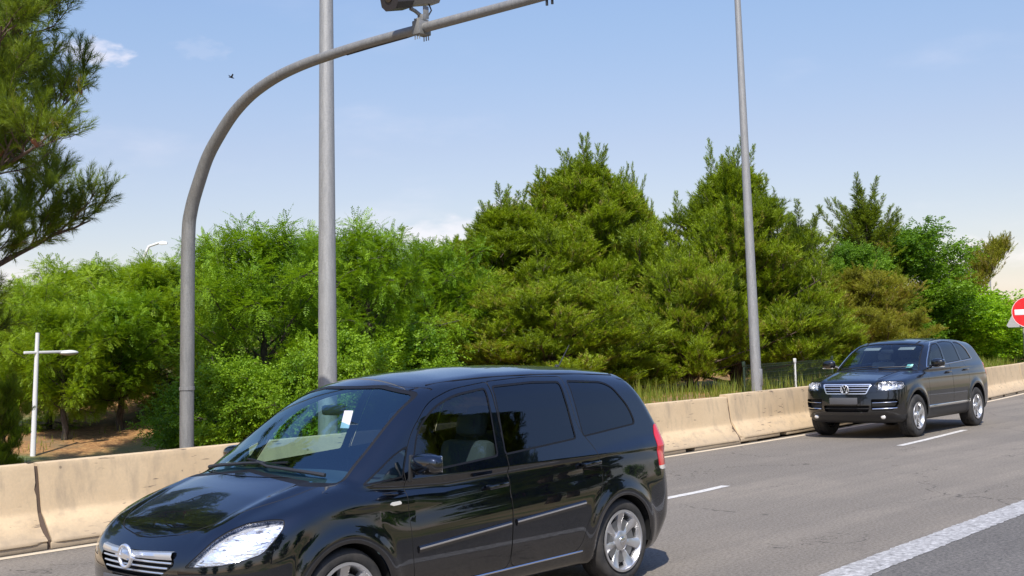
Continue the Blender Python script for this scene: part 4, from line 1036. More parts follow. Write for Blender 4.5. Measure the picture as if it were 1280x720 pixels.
def paint_mat(name, c, wear_lo, wear_hi, groove=0):
    m = mat(name, c, .6); b = NB(m); v = b.coord(); n = b.noise(v, 14, 6, .7); n2 = b.noise(v, 70, 3, .7)
    w_ = b.mr(b.math('ADD', b.math('MULTIPLY', n, .7), b.math('MULTIPLY', n2, .3)), wear_lo, wear_hi)
    if groove:
        wv = b.n('ShaderNodeTexVoronoi'); wv.inputs['Scale'].default_value = 26; b.l(v, wv.inputs['Vector']); g = b.mr(wv.outputs['Distance'], .40, .62); w_ = b.math('MAXIMUM', w_, b.math('MULTIPLY', g, .55))
    b.color(b.mix(w_, c, (.12, .112, .10))); b.bump(b.math('ADD', n2, b.math('MULTIPLY', n, .5)), .5, .006); return m
M_LINE = paint_mat('white_line_paint', (.58, .56, .52), .50, .66)
M_EDGE = paint_mat('rough_edge_line_paint', (.50, .49, .475), .44, .62, 1)
M_YEL = paint_mat('old_edge_line_paint', (.56, .47, .34), .55, .72)
def strip(name, pts_lo, pts_hi, z, m, kind='structure', rough_edge=0, parent=None):
    V = []; F = []
    for i, (a, b) in enumerate(zip(pts_lo, pts_hi)):
        V += [(a[0], a[1], z), (b[0], b[1], z)]
        if i: k = 2*i; F.append((k-2, k, k+1, k-1))
    o = np_mesh(name, V, F, m, parent, smooth=False)
    if kind: o['kind'] = kind
    return o
xs = np.concatenate([np.arange(-300, 0, 10), np.arange(0, 60, 1), np.arange(60, 420, 10)])
def lane_y(x, y0): return y0 + .0035*max(0, min(x, 90)-16)**2 + (.0035*2*74*(x-90) if x > 90 else 0)
def yoff(x): return lane_y(x, 0)
strip('road', [(x, 3.0+yoff(x)) for x in xs], [(x, 12.3+yoff(x)) for x in xs], 0, M_ROAD)
def edge_c(x): return 4.46 + (x-9)*.042 if x < 15 else 4.712+yoff(x)
xe = xs[(xs > -60) & (xs < 120)]
xe = np.arange(-40, 60, .5)
strip('shoulder', [(x, 0.8+yoff(x)) for x in xe], [(x, edge_c(x)) for x in xe], .004, M_SHOULD)
rsE = np.random.default_rng(5)
xe2 = np.arange(-20, 60, .05)
strip('edge_line', [(x, edge_c(x)-.115+rsE.normal(0, .006)) for x in xe2], [(x, edge_c(x)+.205+rsE.normal(0, .006)) for x in xe2], .008, M_EDGE)
def dash_y(x): return 8.40 + max(0, min(x-13, 8))*.075 + max(0, x-21)*.10
for x0, x1 in ((4.0, 7.5), (10.13, 13.66), (19.72, 23.25), (29.3, 32.8), (-3, .5)):
    xx = np.linspace(x0, x1, 30)
    strip('lane_line', [(x, dash_y(x)-.062) for x in xx], [(x, dash_y(x)+.062) for x in xx], .004, M_LINE)
strip('verge_line', [(x, YB+yoff(x)-.175) for x in xe], [(x, YB+yoff(x)-.05) for x in xe], .004, M_YEL)
# open ground to the horizon, with the bank behind the barrier modelled finely
def litter_mat():
    m = mat('pine_litter_ground', (.3, .15, .06), .95); b = NB(m); v = b.coord(); n = b.noise(v, .8, 6, .65); f = b.noise(v, 14, 5, .7)
    col = b.ramp(f, [(.30, (.10, .045, .018)), (.5, (.30, .15, .05)), (.68, (.46, .27, .10))]); col = b.mix(b.mr(n, .5, .62), col, (.20, .13, .055)); col = b.mix(b.mr(b.noise(v, .25, 4), .52, .62), col, (.10, .12, .03))
    b.color(col); b.bump(f, .8, .05); return m
M_LIT = litter_mat()
nx, ny = 170, 70
gx = np.concatenate([np.linspace(-120, -10, 12)[:-1], np.linspace(-10, 60, nx-30), np.linspace(60, 300, 20)[1:]]); gy = np.concatenate([np.linspace(0, 24, 49), np.linspace(24, 260, 22)[1:]])
V = [(x, 12.06+yoff(x)+d, ground_z(x, 12.1+yoff(x)+d)) for x in gx for d in gy]
F = [(i*len(gy)+j, (i+1)*len(gy)+j, (i+1)*len(gy)+j+1, i*len(gy)+j+1) for i in range(len(gx)-1) for j in range(len(gy)-1)]
tag(np_mesh('bank', V, F, M_LIT), kind='structure')
def verge_mat():
    m = mat('dry_verge', (.2, .16, .08), .95); b = NB(m); v = b.coord(); f = b.noise(v, 9, 5, .7); n = b.noise(v, .5, 4)
    b.color(b.mix(b.mr(n, .45, .6), b.ramp(f, [(.3, (.18, .13, .06)), (.7, (.40, .30, .15))]), b.ramp(f, [(.3, (.04, .07, .015)), (.7, (.12, .16, .03))]))); b.bump(f, .6, .04); return m
M_VERGE = verge_mat()
V = [(-900, -900, -.03), (900, -900, -.03), (900, 900, -.03), (-900, 900, -.03)]
tag(np_mesh('ground', V, [(0, 1, 2, 3)], M_VERGE), kind='structure')
# concrete safety barrier
def concrete():
    m = mat('cream_concrete', (.55, .46, .34), .8, spec=.25); b = NB(m); v = b.coord(); n = b.noise(v, 1.3, 6, .6); f = b.noise(v, 34, 5, .7)
    col = b.mix(b.mr(n, .35, .68), (.60, .455, .280), (.52, .385, .232)); col = b.mix(b.mr(f, .35, .7, 0, .35), col, (.40, .32, .22))
    vs = b.coord((1.2, 3, .22)); st = b.noise(vs, 5.0, 5, .6); col = b.mix(b.mr(st, .49, .70, 0, .62), col, (.33, .26, .18))
    # scuffs: short slanting scratches left by wheels and lorries
    mp_ = b.n('ShaderNodeMapping'); mp_.inputs['Rotation'].default_value = (0, R(32), 0); mp_.inputs['Scale'].default_value = (1.6, .2, 13)
    c_ = b.n('ShaderNodeTexCoord'); b.l(c_.outputs['Object'], mp_.inputs[0]); sc = b.noise(mp_.outputs[0], 2.6, 2, .5); gate = b.mr(b.noise(v, 2.7, 2), .54, .60)
    k = b.math('MULTIPLY', b.mr(sc, .625, .65), gate); col = b.mix(b.math('MULTIPLY', k, .85), col, (.13, .10, .075))
    pk = b.n('ShaderNodeTexVoronoi'); pk.inputs['Scale'].default_value = 4.5; b.l(v, pk.inputs['Vector']); sp_ = b.mr(pk.outputs['Distance'], .05, .08, 1, 0); col = b.mix(b.math('MULTIPLY', sp_, .7), col, (.15, .115, .08))
    # grime at the foot
    sx = b.n('ShaderNodeSeparateXYZ'); b.l(v, sx.inputs[0]); z_ = b.math('ADD', sx.outputs['Z'], b.math('MULTIPLY', b.math('SUBTRACT', n, .5), .12)); col = b.mix(b.mr(z_, .03, .24, .75, 0), col, (.27, .22, .16))
    b.color(col); b.bump(b.math('ADD', f, b.math('MULTIPLY', n, 1.5)), .25, .01); return m
M_CONC = concrete()
M_DARKJ = mat('joint_dirt', (.09, .06, .04), .9)
HB = .818
def barrier(xa, xb, seed, lift=0., chips=((0, 1.),)):
    rs = np.random.default_rng(seed); L = xb-xa-.035
    prof = [(.0, .065), (.0, .085), (.012, .10)]           # (distance behind the foot, height) road side, from the toe up
    prof += [(.012+(.175-.012)*t, .10+(.335-.10)*t) for t in (.25, .5, .75)] + [(.172, .322), (.186, .345), (.193, .37)]
    prof += [(.193+(.245-.193)*t, .37+(HB-.012-.37)*t) for t in (.15, .3, .45, .6, .75, .9, .98)] + [(.250, HB-.003), (.262, HB)]
    prof += [(.33, HB+.001), (.40, HB), (.412, HB-.004), (.418, HB-.016)]
    prof += [(.418+(.47-.418)*t, HB-.016-(HB-.386)*t) for t in (.33, .66, 1)] + [(.49, .335), (.65, .10), (.66, .065)]
    n = int(L/.06); V = []; F = []; m = len(prof)
    for i in range(n+1):
        x = L*i/n; e = min(x, L-x)
        for j, (yy, zz) in enumerate(prof):
            d = mnoise.noise(Vector(((xa+x)*1.1, yy*3, zz*3)))*.004 + mnoise.noise(Vector(((xa+x)*7, yy*9, zz*9)))*.0015
            ch = 0; gx_ = x
            if e < .16:
                q = max(0, mnoise.noise(Vector(((xa+x)*9+seed, zz*13, yy*7)))*1.2+.10)
                lowb = 1.6 if zz < .30 else .35
                ch = min(.05, q*.05*(1-e/.16)*lowb)
                if e < .001: gx_ = x + (1 if x < L/2 else -1)*(q*.028*lowb+.004)
            V.append((gx_, yy+d+ch*(1 if yy < .33 else -1), zz+lift-(.012 if (zz > HB-.01 and e < .05 and rs.uniform() < .5) else 0)))
    for i in range(n):
        for j in range(m-1): F.append((i*m+j, (i+1)*m+j, (i+1)*m+j+1, i*m+j+1))
        F.append((i*m+m-1, (i+1)*m+m-1, (i+1)*m, i*m))
    bm = bmesh.new(); vs = [bm.verts.new(v) for v in V]
    for f in F: bm.faces.new([vs[k] for k in f])
    bm.faces.new([vs[j] for j in range(m)]); bm.faces.new([vs[n*m+j] for j in range(m-1, -1, -1)])
    # feet between the fork-lift notches
    x = 0; cuts = [(1.45, 1.72), (L-1.72, L-1.45), (L/2-.14, L/2+.14)]; edges = [0]+[q for c in sorted(cuts) for q in c]+[L]
    for a, b in zip(edges[::2], edges[1::2]): box(bm, ((a+b)/2, .33, .034+lift), (b-a-.004, .64, .066), .008)
    if lift: 
        for a in (.5, L-.5): box(bm, (a, .33, lift/2-.002), (.3, .55, lift+.004))
    o = bm_obj('concrete_barrier', bm, M_CONC, None, angle=50)
    bm = bmesh.new(); prism(bm, [(.03, .0), (.03, .09), (.20, .34), (.262, HB-.03), (.40, HB-.03), (.45, .34), (.62, .09), (.62, .0)], lambda u, v, w_: Vector((L-.01+w_, u, v)), .05); bm_obj('joint_filler', bm, M_DARKJ, o, smooth=False)
    ang = math.atan2(yoff(xb)-yoff(xa), xb-xa); o.location = (xa, YB+yoff(xa), 0); o.rotation_euler = (0, 0, ang)
    return o
J0, JL = 6.39, 6.425
labs = {-2: 'cream concrete barrier segment beyond the left edge', -1: 'leftmost cream concrete barrier segment, ending at the joint by the white lamp post', 0: 'scuffed cream concrete barrier segment behind the bonnet of the black people carrier',
        1: 'cream concrete barrier segment at the tail light of the people carrier, weeds behind it', 2: 'cream concrete barrier segment with the wire fence and slim lighting column behind it',
        3: 'cream concrete barrier segment hidden mostly behind the grey off-road car', 4: 'cream concrete barrier segment just right of the grey off-road car', 5: 'farthest cream concrete barrier segment, under the no entry sign at the right'}
for k in range(-2, 7):
    if k == 6: lb = None
    lift = {2: .035, 3: .02}.get(k, 0)
    o = barrier(J0+k*JL, J0+(k+1)*JL, k+7, lift)
    tag(o, labs.get(k, 'cream concrete barrier segment past the right edge of the picture'), 'barrier', 'concrete barrier segments in a row along the road')

# ================================================================ poles, lamps, sign, fence
def galv(name, a, c, metal=.35):
    m = mat(name, a, .55, metal); b = NB(m); v = b.coord((8, 8, 1)); n = b.noise(v, 5, 6, .65); f = b.noise(b.coord(), 60, 4, .7)
    b.color(b.mix(b.mr(f, .4, .7, 0, .4), b.mix(b.mr(n, .3, .7), a, c), tuple(k*.6 for k in a))); b.rough(b.mr(n, .3, .7, .45, .7)); b.bump(f, .12, .003); return m
M_GALV = galv('weathered_galvanised', (.28, .28, .275), (.36, .36, .355))
M_GALVD = galv('dull_galvanised', (.20, .20, .195), (.28, .275, .26))
M_WHITEP = mat('white_post_paint', (.62, .62, .60), .5)
# signal gantry post with its bent arm over the road
g = empty('gantry_post', (8.55, 12.40, .1)); tag(g, 'galvanised grey post at the left bending over the road in a long curved arm', 'gantry')
bm = bmesh.new()
arm = [(0, 0, .0), (0, -.02, .8), (0, -.07, 1.85), (0, -.13, 3.04)]
crv = [(-.13, 3.04), (-.20, 3.38), (-.36, 3.68), (-.54, 3.95), (-.77, 4.17), (-1.02, 4.36), (-1.29, 4.50), (-1.56, 4.59), (-1.85, 4.655), (-2.2, 4.70), (-2.6, 4.725), (-3.2, 4.745), (-4.0, 4.75), (-5.0, 4.75), (-5.62, 4.75)]
pts = arm[:-1]+[(0, a, b) for a, b in crv]; rad = [.080]*3+[.078-.036*i/14 for i in range(15)]
PP = np.array(pts); PP = np.vstack([2*PP[0]-PP[1], PP, 2*PP[-1]-PP[-2]]); RR = [rad[0]]+rad+[rad[-1]]; sp_, sr_ = [], []
for i in range(1, len(PP)-2):
    for t_ in np.linspace(0, 1, 7)[:-1]:
        a_, b_, c_, d_ = PP[i-1:i+3]; sp_.append(tuple(.5*((2*b_)+(c_-a_)*t_+(2*a_-5*b_+4*c_-d_)*t_**2+(3*b_-a_-3*c_+d_)*t_**3))); sr_.append(RR[i]*(1-t_)+RR[i+1]*t_)
pts = sp_+[pts[-1]]; rad = sr_+[rad[-1]]
tube(bm, pts, rad, 24); bm_obj('post', bm, M_GALVD, g)
bm = bmesh.new(); box(bm, (-.0, -.079, .95), (.085, .012, .26), .004); bm_obj('service_door', bm, M_GALVD, g)
for z_ in (1.35,):
    bm = bmesh.new(); lathe(bm, [(.083, -.02), (.088, -.018), (.088, .018), (.083, .02)], (0, -.045, z_), 24, axis='Z'); bm_obj('band', bm, M_GALVD, g)
bm = bmesh.new(); tube(bm, [(0, -2.9, 4.685), (0, -3.3, 4.695), (0, -3.75, 4.70), (.03, -3.93, 4.72)], .008, 6); bm_obj('cable', bm, M_BLKPL, g)
bm = bmesh.new(); box(bm, (0, 0, .0), (.36, .36, .03), .004)
for a in (-1, 1):
    for b in (-1, 1): tube(bm, [(a*.13, b*.13, .01), (a*.13, b*.13, .06)], .014, 8)
bm_obj('base_plate', bm, M_GALVD, g)
bm = bmesh.new(); tube(bm, [(0, -5.60, 4.75), (0, -5.66, 4.75)], .055, 16); tube(bm, [(0, -5.5, 4.66), (0, -5.5, 4.74)], .012, 8); tube(bm, [(0, -5.56, 4.66), (0, -5.56, 4.74)], .012, 8); bm_obj('end_cap', bm, M_BLKPL, g)
# overhead camera clamped on the arm
cam_at = Vector((8.55, 8.44, 4.85)); t = empty('traffic_camera', cam_at); tag(t, 'dark grey hooded traffic camera clamped on top of the curved arm over the road', 'camera')
M_CAMB = mat('camera_housing', (.25, .235, .22), .45); M_CAMD = mat('camera_hood_dark', (.035, .03, .03), .5)
bm = bmesh.new(); box(bm, (0, 0, .0), (.16, .10, .135), .01); box(bm, (0, .0, .075), (.12, .08, .03), .005)
for dy in (-.03, 0, .03): tube(bm, [(-.06, dy, -.11), (-.06, dy, .09)], .006, 6); tube(bm, [(.06, dy, -.11), (.06, dy, .09)], .006, 6)
bm_obj('clamp', bm, M_GALVD, t)
bm = bmesh.new(); box(bm, (0, -.01, .10), (.06, .07, .06), .01); box(bm, (.03, -.035, .155), (.07, .012, .12), .004); tube(bm, [(0, 0, .12), (-.08, .0, .155), (-.13, .0, .165)], .018, 10); tube(bm, [(-.13, .0, .155), (-.13, .0, .24)], .020, 10); bm_obj('bracket', bm, M_GALVD, t)
Mc = Matrix.Rotation(R(-6), 3, 'Z') @ Matrix.Rotation(R(-12), 3, 'Y')
bm = bmesh.new(); pr8 = [(-.10, -.06), (-.06, -.10), (.06, -.10), (.10, -.06), (.10, .10), (-.10, .10)]
c0 = Vector((-.02, .02, .325)); prism(bm, pr8, lambda u, v, w_: c0 + Mc @ Vector((w_-.16, u, v)), .36); bm_obj('camera_body', bm, M_CAMB, t)
bm = bmesh.new(); pr9 = [(-.125, -.075), (-.075, -.125), (.075, -.125), (.125, -.075), (.125, .125), (-.125, .125)]
prism(bm, pr9, lambda u, v, w_: c0 + Mc @ Vector((w_-.36, u, v)), .20)
bm_obj('hood', bm, M_CAMD, t)
bm = bmesh.new(); lathe(bm, [(.001, -.003), (.055, -.002), (.055, .01)], (0, 0, 0), 24, axis='X'); bmesh.ops.transform(bm, matrix=Matrix.Translation(c0 + Mc @ Vector((-.365, 0, 0))) @ Mc.to_4x4(), verts=bm.verts); bm_obj('lens', bm, P_MPV, t)
bm = bmesh.new(); tube(bm, [(.06, -.03, .12), (.09, -.05, .18), (.08, -.03, .24), (.04, .0, .28)], .008, 6); bm_obj('cable', bm, M_BLKPL, t)

def lamp_column(name, x, y, z0, H, r0, r1, label, arm, group, thick_dir=(0, -1), top=None, fac=12):
    o = empty(name, (x, y, z0)); tag(o, label, 'lamp post', group)
    tx, ty = top or (0, 0)
    bm = bmesh.new(); tube(bm, [(tx*t, ty*t, H*t) for t in np.linspace(0, 1, 10)], [r0+(r1-r0)*t for t in np.linspace(0, 1, 10)], fac*2); bm_obj('pole', bm, M_GALV, o)
    bm = bmesh.new(); box(bm, (0, 0, .015), (r0*4, r0*4, .03), .004)
    for a in (-1, 1):
        for b in (-1, 1): tube(bm, [(a*r0*1.5, b*r0*1.5, .02), (a*r0*1.5, b*r0*1.5, .08)], .014, 8)
    bm_obj('base_plate', bm, M_GALV, o)
    bm = bmesh.new(); box(bm, (0, -r0*.93, .62), (r0*.9, .02, .32), .006); bm_obj('service_door', bm, M_GALV, o)
    dx, dy = thick_dir; bm = bmesh.new(); tube(bm, [(tx, ty, H-.02), (tx+dx*.25, ty+dy*.25, H+.35), (tx+dx*arm*.5, ty+dy*arm*.5, H+.55), (tx+dx*arm, ty+dy*arm, H+.6)], [r1, r1*.9, r1*.8, r1*.8], 14); bm_obj('arm', bm, M_GALV, o)
    bm = bmesh.new(); box(bm, (0, 0, 0), (.70, .26, .13), .05, M=Matrix.Rotation(math.atan2(dy, dx), 3, 'Z')); bmesh.ops.translate(bm, vec=(tx+dx*(arm+.3), ty+dy*(arm+.3), H+.6), verts=bm.verts); bm_obj('lamp_head', bm, M_GALVD, o)
    return o
GL = 'tall grey lighting columns behind the barrier'
lamp_column('street_lamp', 10.66, 12.42, .1, 11.6, .128, .055, 'thick grey lighting column rising behind the black people carrier roof', 2.0, GL, top=(.34, 0))
lamp_column('street_lamp', 21.50, 12.52, .45, 11.2, .104, .040, 'slim grey lighting column in front of the pines, right of the people carrier', 1.8, GL, top=(-.18, 0))
# short white post lamp down on the left, with a cross arm
P0 = px(41, 578, Y=19.5); P1 = px(47, 416, Y=19.5); z0 = ground_z(P0.x, P0.y)
o = empty('path_lamp', (P0.x, P0.y, z0-.05)); tag(o, 'short white lamp post with a flat crossbar, behind the barrier at the left', 'lamp post')
h = P1.z-z0+.05; bm = bmesh.new(); tube(bm, [(0, 0, 0), (P1.x-P0.x, 0, h)], [.045, .032], 14); bm_obj('pole', bm, M_WHITEP, o)
A, Bq = px(30, 441, Y=19.5), px(82, 440, Y=19.5); bm = bmesh.new(); box(bm, ((A.x+Bq.x)/2-P0.x, 0, A.z-z0+.05), (Bq.x-A.x, .06, .045), .012); bm_obj('crossbar', bm, M_WHITEP, o)
bm = bmesh.new(); C = px(86, 441, Y=19.5); bmesh.ops.create_uvsphere(bm, u_segments=24, v_segments=12, radius=1, matrix=Matrix.Translation((C.x-P0.x, 0, C.z-z0+.05)) @ Matrix.Diagonal((.17, .10, .045, 1))); bm_obj('lamp_head', bm, M_WHITEP, o)
# distant lamp above the trees, left
Q0 = px(176, 345, depth=70); Q1 = px(178, 325, depth=70); Q2 = px(186, 308, depth=70); Q3 = px(199, 303.5, depth=70); Q4 = px(209, 304, depth=70)
o = empty('street_lamp', (Q0.x, Q0.y, 1.2)); tag(o, 'small distant white street lamp with a curved neck poking over the trees at the left', 'lamp post')
rel = lambda q: (q.x-Q0.x, q.y-Q0.y, q.z-1.2)
bm = bmesh.new(); tube(bm, [(0, 0, 0), rel(Q0), rel(Q1), rel(Q2), rel(Q3)], [.10, .085, .08, .075, .07], 12); bm_obj('pole', bm, M_WHITEP, o)
bm = bmesh.new(); tube(bm, [rel(Q3), rel(Q3.lerp(Q4, .3)), rel(Q4)], [.09, .17, .10], 12, flat=.5); bm_obj('lamp_head', bm, M_WHITEP, o)
# distant lamp, right
Q0 = px(1238.5, 376, depth=80); Q1 = px(1237.5, 340, depth=80); o = empty('street_lamp', (Q0.x, Q0.y, 1)); tag(o, 'thin distant pole rising over the bright shrubs at the right', 'lamp post')
bm = bmesh.new(); tube(bm, [(0, 0, 0), (Q0.x-Q0.x, 0, Q0.z-1), (Q1.x-Q0.x, Q1.y-Q0.y, Q1.z-1)], [.07, .055, .05], 8); bm_obj('pole', bm, M_GALV, o)
bm = bmesh.new(); box(bm, (Q1.x-Q0.x+.15, 0, Q1.z-1), (.5, .2, .1), .03); bm_obj('lamp_head', bm, M_GALV, o)

# no entry sign on its post, the back of a triangular sign behind it
S0 = px(1284.5, 390, Y=13.9); zc = S0.z; o = empty('no_entry_sign', (S0.x, S0.y, ground_z(S0.x, S0.y)-.1)); tag(o, 'round red no entry sign with a white bar, at the right edge above the barrier', 'sign')
hz = zc-o.location.z; toc = Vector((-S0.x, -S0.y, 0)).normalized(); ang = math.atan2(toc.y, toc.x)+.10
Mr = Matrix.Rotation(ang, 4, 'Z'); rr = .475
M_SRED = mat('sign_red', (.62, .015, .018), .35, coat=.3); M_SWH = mat('sign_white', (.75, .75, .75), .4); M_SBK = mat('sign_back_grey', (.42, .42, .42), .5, .3)
bm = bmesh.new(); lathe(bm, [(.001, .02), (rr-.02, .02), (rr-.02, .024), (rr, .024), (rr, 0), (.001, 0)], (0, 0, 0), 56, axis='X'); bmesh.ops.transform(bm, matrix=Matrix.Translation((0, 0, hz)) @ Mr @ Matrix.Translation((.05, 0, 0)), verts=bm.verts); bm_obj('disc', bm, M_SRED, o)
bm = bmesh.new(); lathe(bm, [(rr-.016, .0262), (rr-.004, .0262), (rr-.004, .022), (rr-.016, .022)], (0, 0, 0), 56, axis='X', closed=True); box(bm, (.022, 0, 0), (.010, rr*1.62, rr*.36), .003); bmesh.ops.transform(bm, matrix=Matrix.Translation((0, 0, hz)) @ Mr @ Matrix.Translation((.05, 0, 0)), verts=bm.verts); bm_obj('white_bar', bm, M_SWH, o)
bm = bmesh.new(); tube(bm, [(0, 0, 0), (0, 0, hz+.62)], .03, 12); bm_obj('post', bm, M_GALV, o)
bm = bmesh.new(); cx, cz = px(1279, 392, Y=14.2), 0
o2 = empty('triangular_sign', (cx.x+.25, 14.3, ground_z(cx.x, 14.3)-.1)); tag(o2, 'grey back of a triangular sign just behind the round red no entry sign', 'sign')
hz2 = cx.z-o2.location.z; s_ = .52
prism(bm, [(-.50, -.36), (-.44, -.42), (.44, -.42), (.50, -.36), (.05, .46), (-.05, .46)], lambda u, v, w_: Vector((w_, u, v)), .012); bmesh.ops.transform(bm, matrix=Matrix.Translation((0, 0, hz2)) @ Matrix.Rotation(ang-.08, 4, 'Z') @ Matrix.Translation((.04, 0, 0)), verts=bm.verts); bm_obj('panel', bm, M_SBK, o2, smooth=False)
bm = bmesh.new(); tube(bm, [(0, 0, 0), (0, 0, hz2+.4)], .03, 12); bm_obj('post', bm, M_GALV, o2)

# wire mesh fence between the lamp post and the off-roader
M_WIRE = mat('dark_green_wire', (.03, .05, .03), .5, .2)
FA, FB = Vector((21.75, 12.95, 0)), Vector((26.6, 13.5, 0)); o = empty('wire_fence', (FA.x, FA.y, ground_z(FA.x, FA.y))); tag(o, 'low dark welded wire fence beside the slim lamp post, behind the barrier', 'fence')
d = FB-FA; L = d.length; d.normalize(); bm = bmesh.new()
for i in range(int(L/.05)+1): p = d*(i*.05); tube(bm, [(p.x, p.y, .05), (p.x, p.y, .62)], .0032, 4, cap=False)
for z_ in (.08, .2, .32, .44, .56, .60): tube(bm, [(0, 0, z_), (d.x*L, d.y*L, z_)], .004, 4, cap=False)
bm_obj('wire_panel', bm, M_WIRE, o)
for tt in (.02, 2.62, 4.8):
    bm = bmesh.new(); p = d*tt; tube(bm, [(p.x, p.y, -.1), (p.x, p.y, .66)], .022, 10); box(bm, (p.x, p.y, .63), (.06, .05, .10), .01); bm_obj('fence_post', bm, M_WHITEP if tt == 2.62 else M_WIRE, o)
# red board lying on the bank under the trees
q = px(276, 551, Y=17.0); bm = bmesh.new(); box(bm, (0, 0, 0), (.62, .50, .03), .006, M=Matrix.Rotation(R(14), 3, 'X') @ Matrix.Rotation(R(-8), 3, 'Y')); o = bm_obj('red_board', bm, mat('faded_red', (.30, .035, .03), .6)); o.location = (q.x, q.y, q.z); tag(o, 'small faded red board lying on the brown bank under the trees', 'board')

# pinkish houses beyond the shrubs
M_WALLP = mat('salmon_render', (.52, .34, .24), .85); M_ROOF = mat('clay_roof', (.32, .13, .07), .8); M_WIN = mat('window_pane_dark', (.03, .035, .04), .1)
def house(pxa, pxb, ytop, depth, label, storeys=2):
    A, B_ = px(pxa, ytop, depth=depth), px(pxb, ytop, depth=depth); wd = (B_-A).length; c = (A+B_)/2; rz = math.atan2(B_.y-A.y, B_.x-A.x); h = c.z-.5
    o = empty('house', (c.x, c.y, .5), rz); tag(o, label, 'house', 'salmon houses behind the shrubs'); dp = 8
    bm = bmesh.new(); box(bm, (0, dp/2, h/2-.35), (wd, dp, h-.7)); bm_obj('wall', bm, M_WALLP, o, smooth=False)
    bm = bmesh.new(); prism(bm, [(-dp/2-.5, -.70), (dp/2+.5, -.70), (0, .6)], lambda u, v, w_: Vector((w_-wd/2-.4, dp/2+u, h+v+.002)), wd+.8); bm_obj('roof', bm, M_ROOF, o, smooth=False)
    n = max(2, int(wd/2.6))
    for s_ in range(storeys):
        for i in range(n):
            x = -wd/2+wd*(i+.5)/n; z_ = (h-.7)*(s_+.55)/storeys; bm = bmesh.new(); box(bm, (x, -.03, z_), (1.0, .08, 1.2), .01); f = bm_obj('window', bm, M_WHITEP, o, smooth=False)
            bm = bmesh.new(); box(bm, (x, -.072, z_), (.84, .02, 1.04)); bm_obj('pane', bm, M_WIN, f, smooth=False)
    return o
house(1150, 1232, 398, 72, 'salmon rendered house glimpsed between the bright shrubs right of the off-road car')
house(1240, 1330, 384, 80, 'salmon rendered house at the right edge, behind the no entry sign')
# bird
q = px(289, 97, depth=40); o_ = empty('bird', q); tag(o_, 'tiny dark bird flying in the sky left of the curved arm', 'bird')
bm = bmesh.new(); tube(bm, [(-.10, 0, 0), (-.03, 0, .01), (.06, 0, 0), (.12, 0, -.01)], [.005, .022, .020, .004], 8); b_ = bm_obj('body', bm, M_BLKPL, o_)
for s_ in (1, -1):
    bm = bmesh.new(); prism(bm, [(-.04, 0), (.04, 0), (.02, .12), (-.03, .14)], lambda u, v, w_: Vector((u, s_*v*.8, w_+v*.7)), .006); bm_obj('wing', bm, M_BLKPL, o_)

# ================================================================ cars
def place(root, x, y, a): root.location = (x, y, 0); root.rotation_euler = (0, 0, a)
mpv = empty('people_carrier', (0, 0, 0)); build_mpv(mpv); place(mpv, 4.2096, 6.70437, -.02303)
tag(mpv, 'glossy black people carrier in the foreground, driving towards the left', 'car', 'cars driving along the road')
suv = empty('off_road_car', (0, 0, 0)); build_suv(suv); place(suv, 20.656, 10.2843, .02)
tag(suv, 'dark grey off-road car with chrome grille, following in the far lane beside the barrier', 'car', 'cars driving along the road')

# ================================================================ planting
def put(o, pxx, depth, ytop=None, H0=None, wpx=None, rz=None, label=None, group=None, W0=None):
    q = px(pxx, 450, depth=depth); gz = ground_z(q.x, q.y)-.05; top = px(pxx, ytop, depth=depth).z; s = (top-gz)/H0
    sw = (wpx*depth/CAM_F)/W0 if wpx else s
    o.location = (q.x, q.y, gz); o.scale = (sw, sw, s); o.rotation_euler = (0, 0, rz if rz is not None else (pxx*.37) % 6.28)
    tag(o, label, 'tree', group); return o
protos = {}
def grow(key, **k):
    t_ = make_tree(**k); cr_ = [c for c in t_.children if c.name.startswith('crown')][0].data; co = np.empty(len(cr_.vertices)*3, np.float32); cr_.vertices.foreach_get('co', co); co = co.reshape(-1, 3)
    protos[key] = [t_, float(np.percentile(co[:, 2], 99.9)), 2*float(np.percentile(np.hypot(co[:, 0], co[:, 1]), 97)), False]
def use(key, pxx, depth, ytop, wpx, label, group, mt=None, rz=None, cat='tree', name=None):
    p = protos[key]
    if not p[3]: o = p[0]; p[3] = True
    else: o = copy_tree(p[0])
    if mt:
        for ch in o.children:
            if ch.name.startswith('crown'): ch.material_slots[0].link = 'OBJECT'; ch.material_slots[0].material = LM[mt]
    put(o, pxx, depth, ytop, p[1], wpx, rz, label, group, p[2]); o['category'] = cat
    return o
grow('ba', name='broadleaf_tree', seed=1, H=5.2, Wd=4.2, kind='spray', mt='broad', n_main=44, n_sub=10, n_leaf=22, base=.08, leader=10)
grow('bb', name='broadleaf_tree', seed=2, H=5.2, Wd=4.4, kind='spray', mt='broad', n_main=46, n_sub=10, n_leaf=22, base=.05, leader=10)
grow('bc', name='broadleaf_tree', seed=3, H=5.0, Wd=3.8, kind='spray', mt='broad', n_main=36, n_sub=10, n_leaf=22, base=.24, leader=6)
grow('sh', name='shrub', seed=4, H=2.4, Wd=2.4, kind='leaf', mt='bright', n_main=30, n_sub=8, n_leaf=15, base=.03, leader=5)
grow('pa', name='pine_tree', seed=5, H=7.0, Wd=6.0, kind='pine', mt='pine', n_main=84, n_sub=5, n_leaf=36, base=.03, leader=34, shape='cone')
grow('pb', name='pine_tree', seed=6, H=7.0, Wd=5.4, kind='pine', mt='pine', n_main=80, n_sub=5, n_leaf=36, base=.03, leader=30, shape='cone')
grow('pc', name='pine_tree', seed=7, H=4.4, Wd=4.4, kind='pine', mt='pine', n_main=50, n_sub=5, n_leaf=36, base=.03, leader=5, shape='dome')
